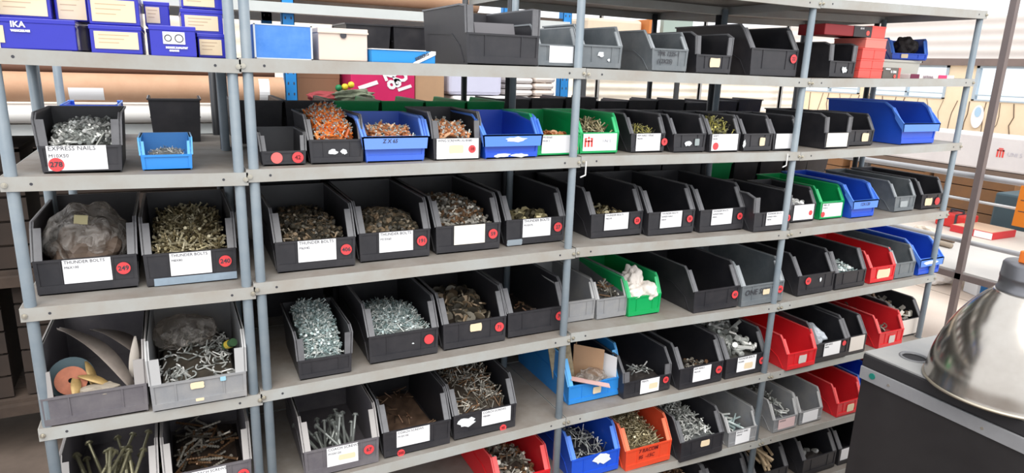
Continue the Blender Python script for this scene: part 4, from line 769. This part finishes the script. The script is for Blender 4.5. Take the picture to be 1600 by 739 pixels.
m = MB(); m.box(-.035, .03, -.02, .02, .365, .398); m.obj('orange_terminal', mat('orange_plastic', srgb(232, 120, 40), .5), t, bevel=.003)
# small wire hooks hanging under the second shelf
WH = mat('white_wire', srgb(222, 222, 220), .5)
for (x, y, z, lb) in ((1.103, -.012, 1.5, 'white wire hook hanging beside the rack post under the second shelf'), (1.955, -.008, 1.5, 'thin wire hanging under the second shelf near the second post')):
    m = MB(); m.path([(0, 0, .03), (0, 0, -.012), (-.018, 0, -.018)], .0022, 6); tag(m.obj('wire_hook', WH, None, loc=(x, y, z)), lb, 'hook')
# strip of pale blue tape along the foot of the bin marked 240
m = MB(); m.box(-.086, .103, -.0005, 0, 0, .019); tb = [o for o in bpy.data.objects if o.get('label', '').startswith('large black bin full of long brassy')][0]
m.obj('tape_strip', mat('pale_blue_tape', srgb(140, 156, 170), .5, 0, .1, 30), tb, loc=(0, -.0045, .003))

# ------------------------------------------------------------------ pallet rack and goods behind the rows
BLUEP = mat('blue_rack_paint', srgb(34, 132, 206), .45, 0, .05, 8); BEAM = mat('pale_beam', srgb(206, 210, 208), .5, 0, .04, 8)
def pallet_rack(label, xs, y0, y1, decks, x_end):
    t = thing('pallet_rack', label, 'rack', (xs[0], y0, 0))
    for x in xs:
        for y in (y0, y1):
            m = MB(); dx = x-xs[0]; m.box(dx-.028, dx+.028, y-y0, y-y0+.003, 0, 2.6); m.box(dx-.028, dx-.025, y-y0, y-y0+.05, 0, 2.6); m.box(dx+.025, dx+.028, y-y0, y-y0+.05, 0, 2.6)
            for i in range(52):
                for s in (-.013, .013): m.box(dx+s-.003, dx+s+.003, y-y0-.0006, y-y0, .03+i*.05, .042+i*.05, 1)
            m.obj('upright', [BLUEP, INK], t)
    for z in decks:
        for y in (y0-.01, y1+.02):
            m = MB(); m.box(0, x_end-xs[0], y-y0-.02, y-y0+.02, z-.045, z); m.obj('beam', BEAM if z > 1.4 else WOOD, t)
        m = MB()
        for k in range(6): m.box(0, x_end-xs[0], (y1-y0)*k/6+.005, (y1-y0)*(k+1)/6-.005, z, z+.018)
        m.obj('deck_boards', WOOD, t)
    return t
pallet_rack('blue and pale grey pallet rack behind the shelving, loaded with tubes and boxes', [-1.6, .518, 2.04], 1.72, 2.5, [.25, .85, 1.50, 2.052], 2.04)
for i, (x0, x1, y0, z0, z1, lb) in enumerate([(-1.5, -.75, 1.75, .27, .80, 'dark brown crate added low behind the left rack, far left'), (-.70, .45, 1.75, .27, .82, 'dark brown crate added low behind the left rack'), (.55, 1.25, 1.75, .27, .80, 'added dark timber crate on the lowest deck behind the cardboard box rack'), (1.30, 1.98, 1.75, .27, .80, 'added dark timber crate on the lowest deck near the second blue upright'),
      (-1.5, -.6, 1.75, .87, 1.40, 'added dark timber crate on the second deck, far left'), (-.55, .45, 1.75, .87, 1.40, 'added dark timber crate on the second deck behind the left rack'), (.55, 1.25, 1.75, .87, 1.40, 'added dark timber crate on the second deck behind the cardboard box rack'), (1.30, 1.98, 1.75, .87, 1.40, 'added dark timber crate on the second deck near the second blue upright')]):
    t = thing('added_timber_crate', lb, 'crate', ((x0+x1)/2, y0, z0)); w = x1-x0; h = z1-z0  # crates added to block light and darken the view behind the lower bins
    m = MB(); m.box(-w/2+.02, w/2-.02, .02, .68, 0, h-.02); m.obj('crate_core', WOOD, t)
    m = MB(); n = 5
    for k in range(n): m.box(-w/2, w/2, 0, .02, h*k/n+.006, h*(k+1)/n-.006)
    m.box(-w/2, w/2, 0, .70, h-.02, h); m.obj('crate_slats', mat('dark_crate_slats', srgb(52, 42, 36), .85, 0, .3, 4), t)
# cardboard tubes
def tube_thing(label, x0, x1, y, z, r, m_, group=None):
    t = thing('cardboard_tube', label, 'tube', (x0, y, z)); mb = MB(); L = x1-x0; n = 40
    mb.tube((0, 0, 0), (L, 0, 0), r, n=n, cap=False); mb.tube((0, 0, 0), (L, 0, 0), r*.86, n=n, cap=False)
    ring = lambda X: [(X, r*q*math.cos(2*math.pi*i/n), r*q*math.sin(2*math.pi*i/n)) for q in (1, .86) for i in range(n)]
    for X in (0, L): mb.add(ring(X), [(i, (i+1) % n, n+(i+1) % n, n+i) for i in range(n)])
    mb.obj('tube_wall', m_, t, True); return t
TUBE = mat('kraft_tube', srgb(196, 152, 120), .7, 0, .05, 5, dirt=srgb(208, 168, 138))
t = tube_thing('fat brown cardboard tube lying behind the left rack, ending before the blue upright', -1.5, .472, 1.665, 1.655, .060, TUBE)
m = MB()
for i in range(7):
    a0 = -.95+i*.14; m.add([(1.12, -.0606*math.cos(a), .0606*math.sin(a)) for a in (a0, a0+.14)]+[(1.245, -.0606*math.cos(a), .0606*math.sin(a)) for a in (a0+.14, a0)], [(0, 1, 2, 3)])
lb_ = m.obj('white_label', PAPER, t); 
m = MB()
for i in range(10):
    a0 = -1.2+i*.22; m.add([(1.86, -.0608*math.cos(a), .0608*math.sin(a)) for a in (a0, a0+.22)]+[(1.905, -.0608*math.cos(a), .0608*math.sin(a)) for a in (a0+.22, a0)], [(0, 1, 2, 3)])
m.obj('white_label', PAPER, t)
tube_thing('long white tube lying under the fat brown one', -1.5, .35, 1.66, 1.548, .040, mat('white_tube', srgb(226, 224, 220), .6))
tube_thing('brown cardboard tube at the very top behind the blue box', .32, 1.55, 1.90, 2.135, .062, TUBE)
tube_thing('thinner dark brown tube resting above the fat brown one', -1.4, .45, 1.80, 1.735, .030, mat('reddish_tube', srgb(112, 78, 62), .7))
# boxes, bags on the pallet rack deck level 1.52
zd = 1.519
PINK = mat('magenta_box', srgb(206, 32, 96), .5, 0, .05, 10)
t = carton('magenta_box', 'magenta cardboard box with white brush lettering behind the shelving', .80, 1.13, zd, 1.80, 1.70, .35, PINK, lid=False, cat='box', text=None)
for s_, a_, b_, z_ in (('28', .02, .245, .10), ('21', .075, .225, .10), ('1', -.10, .20, .14)): lettering(s_, z_, PAPER, t, a_, b_, -.0028, 'brush_lettering', 'LEFT', .003, .1, 1.15)
carton('brown_box', 'tan plain cardboard box right of the magenta one', 1.14, 1.30, zd, 1.78, 1.72, .35, CARD)
carton('brown_box', 'brown cardboard box left of the magenta one, behind loose cables', .56, .78, zd, 1.74, 1.86, .35, mat('mid_brown_card', srgb(150, 112, 86), .8, 0, .08, 6))
carton('brown_box', 'pale tan carton on top behind the brown box', .62, .80, 1.742, 1.86, 1.90, .25, CARD)
cb_ = blob('cable_bundle', 'bundle of cables with yellow and green ends before the magenta box', 'cables', mat('grey_green_cable', srgb(112, 120, 100), .6, 0, .3, 30), (.80, 1.64, 1.635), .06, (1.6, .7, .5), 71, .45, 4)
for i, (x, z, c, lb) in enumerate([(.775, 1.685, (226, 200, 50), 'yellow cap on the cable bundle, upper'), (.745, 1.675, (226, 200, 50), 'yellow cap on the cable bundle, lower left'), (.715, 1.67, (20, 120, 70), 'green cap on the cable bundle')]):
    m = MB(); m.lathe([(.0005, 0), (.014, 0), (.016, .01), (.012, .022), (.0005, .024)], 16); o_ = m.obj('cable_cap', mat('cap_%d%d' % (c[0], c[1]), srgb(*c), .5), cb_, True, loc=(x-.80, 1.60-1.64, z-1.635), rot=(1.2, .2, 0)); o_['label'] = lb.split(',')[0]
blob('red_rag', 'dull red folded cloth between the blue upright and the cables', 'cloth', mat('dull_red_cloth', srgb(150, 60, 64), .8), (.66, 1.66, 1.63), .06, (1.3, .7, .4), 72, .3, 3)
LAV = mat('lavender_white_wrap', srgb(214, 214, 236), .5, 0, .03, 5)
def slab(name, label, x0, x1, z0, z1, y0, d, m_, cat):
    mb = MB(); mb.box(x0, x1, y0, y0+d, z0, z1); return tag(mb.obj(name, m_, None, bevel=.018), label, cat)
slab('wrapped_bale', 'pale lavender wrapped bale behind the top of the green bins', 1.34, 1.66, 1.64, 1.76, 1.76, .4, LAV, 'bale')
slab('wrapped_bale', 'whiter wrapped bale under the lavender one', 1.36, 1.84, zd, 1.635, 1.74, .4, mat('white_wrap', srgb(236, 234, 232), .5, 0, .02, 5), 'bale')
for i in range(5):
    slab('folded_sheet_stack', 'folded white sheet pack left of the second blue upright, %s from bottom' % pos_words[i], 1.70+.01*(i % 2), 1.86, 1.64+i*.034, 1.671+i*.034, 1.76, .4, mat('white_sheet', srgb(232, 226, 224), .6), 'sheets')
    slab('folded_sheet_stack', 'folded cream sheet pack beside the second blue upright, %s from bottom' % pos_words[i], 1.87, 2.0+.008*(i % 2), 1.60+i*.038, 1.635+i*.038, 1.76, .4, mat('cream_sheet', srgb(236, 222, 212), .6), 'sheets')
# cream roller panels behind rack C, posts and things at top-tray height
struct(corrugated('wall_back', 'y', 3.1, 3.05, 5.6, 1.42, 1.80, .055, .006, mat('cream_panel', srgb(232, 222, 204), .6, 0, .04, 3, dirt=srgb(240, 232, 220))))
for i, x in enumerate((3.12, 4.20, 5.2)):
    m = MB(); m.box(x-.012, x+.012, 3.0, 3.02, 0, 2.3); m.box(x-.012, x-.009, 3.0, 3.03, 0, 2.3); tag(m.obj('thin_post', mat('thin_post_grey', srgb(150, 148, 146), .5)), 'thin grey post in front of the cream panels, %s from the left' % pos_words[i], 'post', 'posts before the cream panels')
carton('beige_bundle', 'beige wrapped bundle seen over the grey bins of the top tray', 2.48, 2.92, 2.0, 2.13, 2.2, .3, mat('beige_wrap', srgb(216, 196, 172), .6, 0, .05, 6), lid=False, cat='bundle', bevel=.02)
carton('orange_timber_block', 'orange-brown block at the end of the beige bundle', 2.94, 3.0, 2.0, 2.14, 2.15, .2, mat('orange_timber', srgb(196, 120, 62), .7), lid=False, cat='block')
carton('grey_green_board', 'grey-green board standing behind the grey handwritten bin', 3.10, 3.36, 1.95, 2.16, 2.2, .04, mat('grey_green_board', srgb(150, 164, 156), .6), lid=False, cat='board')
t = thing('storage_rack', 'plain deck rack carrying the beige bundle behind the top tray', 'rack', (2.4, 2.1, 0))
m = MB(); m.box(0, 1.2, 0, .5, 1.975, 1.998); m.obj('deck', SHELF, t)
for x in (.02, 1.18):
    for y in (.02, .48): m = MB(); m.box(x-.015, x+.015, y-.015, y+.015, 0, 1.975); m.obj('leg', DARKSTEEL, t)
# ------------------------------------------------------------------ right-hand side: wrapped panels, brown frame, clutter
slab('wrapped_bundle', 'long white film-wrapped panel with a red logo beyond the brown frame', 0, 0.3, 0, .285, -1.0, 6.2, mat('silver_film', srgb(226, 220, 218), .35, 0, .04, 2, dirt=srgb(206, 200, 200)), 'panel').location = (6.0, 0, 1.098)
pn = bpy.data.objects['wrapped_bundle']
lg = MB()
for (y0, y1, z0, z1) in ((0, .012, 0, .06), (.022, .032, 0, .055), (.042, .054, 0, .06), (0, .054, .05, .062), (.010, .044, .066, .074)): lg.box(-.003, 0, -y1, -y0, z0, z1)
l_ = lg.obj('logo', mat('logo_red', srgb(222, 74, 66), .5), pn, loc=(0, 1.44, .115))
TXTM = mat('faint_print', srgb(190, 186, 196), .5)
lt = lettering('UNI 5', .045, TXTM, pn, 0, .14, 0); lt.rotation_euler = (0, 0, -math.pi/2); lt.location = (-.003, 1.36, .145)
m = MB(); m.box(6.0, 6.06, -1.0, 6, 1.045, 1.096); tag(m.obj('brown_support_beam', mat('brown_beam', srgb(110, 92, 80), .6, 0, .1, 6)), 'dark brown beam carrying the long white wrapped panel', 'beam')
for i, y in enumerate((-.9, 2.6, 5.8)):
    m = MB(); m.box(6.005, 6.055, y-.03, y+.03, 0, 1.045); tag(m.obj('beam_leg', DARKSTEEL), 'dark leg under the beam of the wrapped panel, %s from the front' % pos_words[i], 'leg', 'legs of the panel beam')
BRN = mat('brown_frame_steel', srgb(112, 100, 98), .5, 0, .08, 6); PIPE = mat('grey_pipe', srgb(168, 168, 170), .4, .2, .05, 8)
t = thing('brown_steel_frame', 'brown steel frame rack with a pale deck at the right, behind the lamp', 'rack', (4.1, 0, 0))
for (x, y, tp) in ((0, .505, 2.3), (0, 3.2, 2.3), (.88, 3.2, 1.0), (.88, .4, .70)):
    m = MB(); m.box(x-.017, x+.017, y-.017, y+.017, 0, tp); m.obj('post', BRN, t)
m = MB(); m.box(-.017, .017, -1.4, 3.2, .665, .700); m.obj('lower_rail', BRN, t)
m = MB(); m.box(.87, .90, -1.4, 3.2, .665, .700); m.obj('lower_rail', BRN, t)
m = MB(); m.box(.0, .90, -1.4, 3.2, .700, .712); m.obj('deck', mat('pale_grey_deck', srgb(188, 184, 180), .5, 0, .05, 2, dirt=srgb(200, 196, 190)), t)
for (z, r, mm, nm) in ((1.27, .018, PIPE, 'upper_pipe'), (1.127, .008, mat('pale_rod', srgb(206, 206, 206), .4), 'thin_rod'), (.88, .014, PIPE, 'lower_pipe')):
    m = MB(); m.tube((.05, -1.2, z), (.05, 3.2, z), r, n=14); m.obj(nm, mm, t, True)
m = MB(); m.box(0.02, .06, 0.00, .04, .712, 1.25); m.obj('grey_stub_post', PIPE, t)
for i, (x, y0, y1, r, c, lb) in enumerate([(4.60, .86, 3.0, .018, (150, 136, 120), 'brown long pole lying on the pale deck, nearest'), (4.70, 1.1, 3.1, .022, (206, 196, 182), 'pale long pole with a frayed end on the deck'), (4.78, .95, 3.1, .014, (120, 100, 84), 'thin dark pole on the deck behind the pale one'), (4.52, 1.0, 3.1, .012, (190, 176, 160), 'thin tan pole lying beside the nearest brown pole')]):
    m = MB(); m.tube((x, y0, .713+r), (x+.1, y1, .713+r), r, n=12); tag(m.obj('long_pole', mat('pole_%d' % c[0], srgb(*c), .7), None, True), lb, 'pole')
# toolbox, cartons, machine, crates beyond
t = thing('red_tool_case', 'red tool case with black straps on the ground beyond the brown frame', 'case', (6.2, 1.76, .541))
m = MB(); m.box(-.10, .10, -.13, .13, 0, .12); m.obj('case_body', mat('case_red', srgb(206, 44, 40), .5), t, bevel=.015)
m = MB(); m.box(-.103, .103, .05, .07, 0, .124); m.box(-.103, .103, -.06, -.04, 0, .124); m.obj('strap', INK, t)
m = MB(); m.path([(0, -.05, .12), (0, -.05, .145), (0, .06, .145), (0, .06, .12)], .01, 8); m.obj('handle', INK, t)
t = thing('low_bench', 'low pale bench beyond the frame carrying the red case and red-white carton', 'bench', (6.15, .4, 0))
m = MB(); m.box(-.4, .45, -.6, 2.2, .50, .54); m.obj('bench_top', mat('pale_bench', srgb(202, 192, 182), .6), t)
for x in (-.35, .38):
    for y in (-.5, 2.1): m = MB(); m.box(x, x+.05, y, y+.05, 0, .50); m.obj('leg', DARKSTEEL, t)
t = carton('red_white_carton', 'red carton with a white side lying on the low bench', 5.95, 6.30, .541, .60, 1.32, .34, mat('carton_red', srgb(198, 46, 52), .5), lid=False)
m = MB(); m.box(-.177, -.174, -.002, .14, .004, .056); m.obj('white_side', PAPER, t)
m = MB(); m.box(-.165, .165, .01, .33, .059, .062); m.obj('tan_top', mat('tan_top', srgb(206, 176, 150), .7), t)
t = thing('teal_machine', 'dark teal machine housing beyond the red tool case', 'machine', (6.95, .75, 0))
m = MB(); m.box(-.25, .25, -.5, 1.0, 0, .83); m.obj('housing', mat('dark_teal_paint', srgb(66, 88, 98), .5, 0, .1, 3), t, bevel=.02)
m = MB(); m.box(-.2, .2, .25, .5, .83, 1.0); m.obj('upper_column', mat('blue_grey_paint', srgb(110, 130, 142), .5), t, bevel=.01)
m = MB(); m.tube((-.32, .22, 0), (-.32, .22, 1.03), .025, n=12); m.obj('pale_pipe', PIPE, t)
for i, (x, y, z0, z1, w, l, lb) in enumerate([(7.45, 2.3, 0, 1.0, .3, .8, 'ochre timber crate under the wrapped panel, nearer one'), (7.45, 3.2, 0, .96, .5, .9, 'ochre timber crate under the wrapped panel, middle one'), (7.45, 4.2, 0, 1.0, .5, .9, 'ochre timber crate under the wrapped panel, farthest one')]):
    t = thing('ochre_crate', lb, 'crate', (x, y, z0)); m = MB()
    for k in range(8): m.box(-w/2, w/2, -l/2, l/2, z1*k/8+.01, z1*(k+1)/8)
    m.obj('crate_slats', mat('ochre_timber', srgb(150, 106, 66), .7, 0, .25, 4, dirt=srgb(112, 84, 62)), t)
    m = MB(); m.box(-w/2+.02, w/2-.02, -l/2+.02, l/2-.02, 0, z1-.02); m.obj('crate_core', WOOD, t)
# things on the floor under the pale deck
blob('white_sack', 'crumpled white sack on the floor beyond the rack end', 'sack', mat('sack_white', srgb(226, 222, 220), .6), (6.15, 1.85, .09), .13, (1.2, 1.3, .75), 81, .35, 4)
blob('grey_sack', 'grey crumpled sack on the floor behind the blue-white carton', 'sack', mat('sack_grey', srgb(168, 170, 172), .6), (6.6, 1.5, .08), .13, (1.0, 1.6, .6), 82, .35, 4)
t = carton('blue_white_carton', 'small blue and white carton on the floor below the pale deck', 6.10, 6.26, .003, .135, 1.40, .14, mat('carton_white', srgb(226, 230, 236), .5), lid=False, yaw=-.3)
m = MB(); m.box(-.0715, -.069, .02, .12, .02, .10); m.box(-.05, .03, -.0025, -.001, .02, .10); m.obj('blue_panel', mat('panel_blue', srgb(48, 122, 190), .5), t)
for i, (x, y, r, c, lb) in enumerate([(6.1, 1.15, .07, (70, 84, 80), 'dark green lump of scrap right of the blue-white carton'), (6.4, .95, .08, (120, 112, 104), 'brown-grey lump of scrap farther right on the floor'), (6.45, 1.95, .05, (60, 62, 66), 'black lump between the two sacks')]):
    blob('scrap_lump', lb, 'scrap', mat('scrap_%d' % c[0], srgb(*c), .6), (x, y, r*.6), r, (1, 1.2, .7), 90+i, .4, 3)
# oval sign, orange sign
t = thing('oval_sign', 'white oval sign with a light blue centre on the cream wall', 'sign', (7.958, 2.745, 1.43), (0, 0, 0))
m = MB(); n = 28; m.add([(0, .065*math.cos(2*math.pi*i/n), .125*math.sin(2*math.pi*i/n)) for i in range(n)]+[(-.006, .065*math.cos(2*math.pi*i/n), .125*math.sin(2*math.pi*i/n)) for i in range(n)], [tuple(range(n)), tuple(range(2*n-1, n-1, -1))]+[(i, i+n, (i+1) % n+n, (i+1) % n) for i in range(n)]); m.obj('plate', PAPER, t)
m = MB(); m.add([(-.0075, .035*math.cos(2*math.pi*i/n), .05+.055*math.sin(2*math.pi*i/n)) for i in range(n)], [tuple(range(n))]); m.obj('blue_centre', mat('sign_light_blue', srgb(176, 208, 232), .5), t)
t = thing('orange_sign', 'orange sheet sign hanging at the right edge above the lamp', 'sign', (4.05, .262, 1.16), (0, .05, 0))
m = MB(); m.box(0, .004, -.5, 0, -.11, .11); m.obj('sheet', mat('orange_sheet', srgb(226, 128, 34), .5), t)
for z in (.10, .03, -.03): m = MB(); m.box(-.001, 0, -.09, -.015, z, z+.004); m.obj('printed_line', INK, t)

blob('frayed_bundle', 'pale frayed paper end on the long poles lying on the deck', 'bundle', mat('frayed_paper', srgb(206, 192, 176), .8), (4.72, 1.12, .758), .05, (.8, 1.8, .8), 95, .35, 3)
blob('grey_dust_sheet', 'grey crumpled dust sheet behind the red and grey bins of the fourth shelf', 'sheet', mat('dust_sheet', srgb(168, 158, 150), .8), (3.52, 1.3, .97), .16, (1.3, .8, .75), 96, .25, 4)
t = thing('side_trestle', 'grey trestle table carrying the dust sheet behind the right end rack', 'table', (3.52, 1.3, 0))
m = MB(); m.box(-.3, .3, -.22, .22, .83, .86); m.obj('table_top', SHELF, t)
for x in (-.27, .27):
    for y in (-.19, .19): m = MB(); m.box(x-.015, x+.015, y-.015, y+.015, 0, .83); m.obj('leg', DARKSTEEL, t)
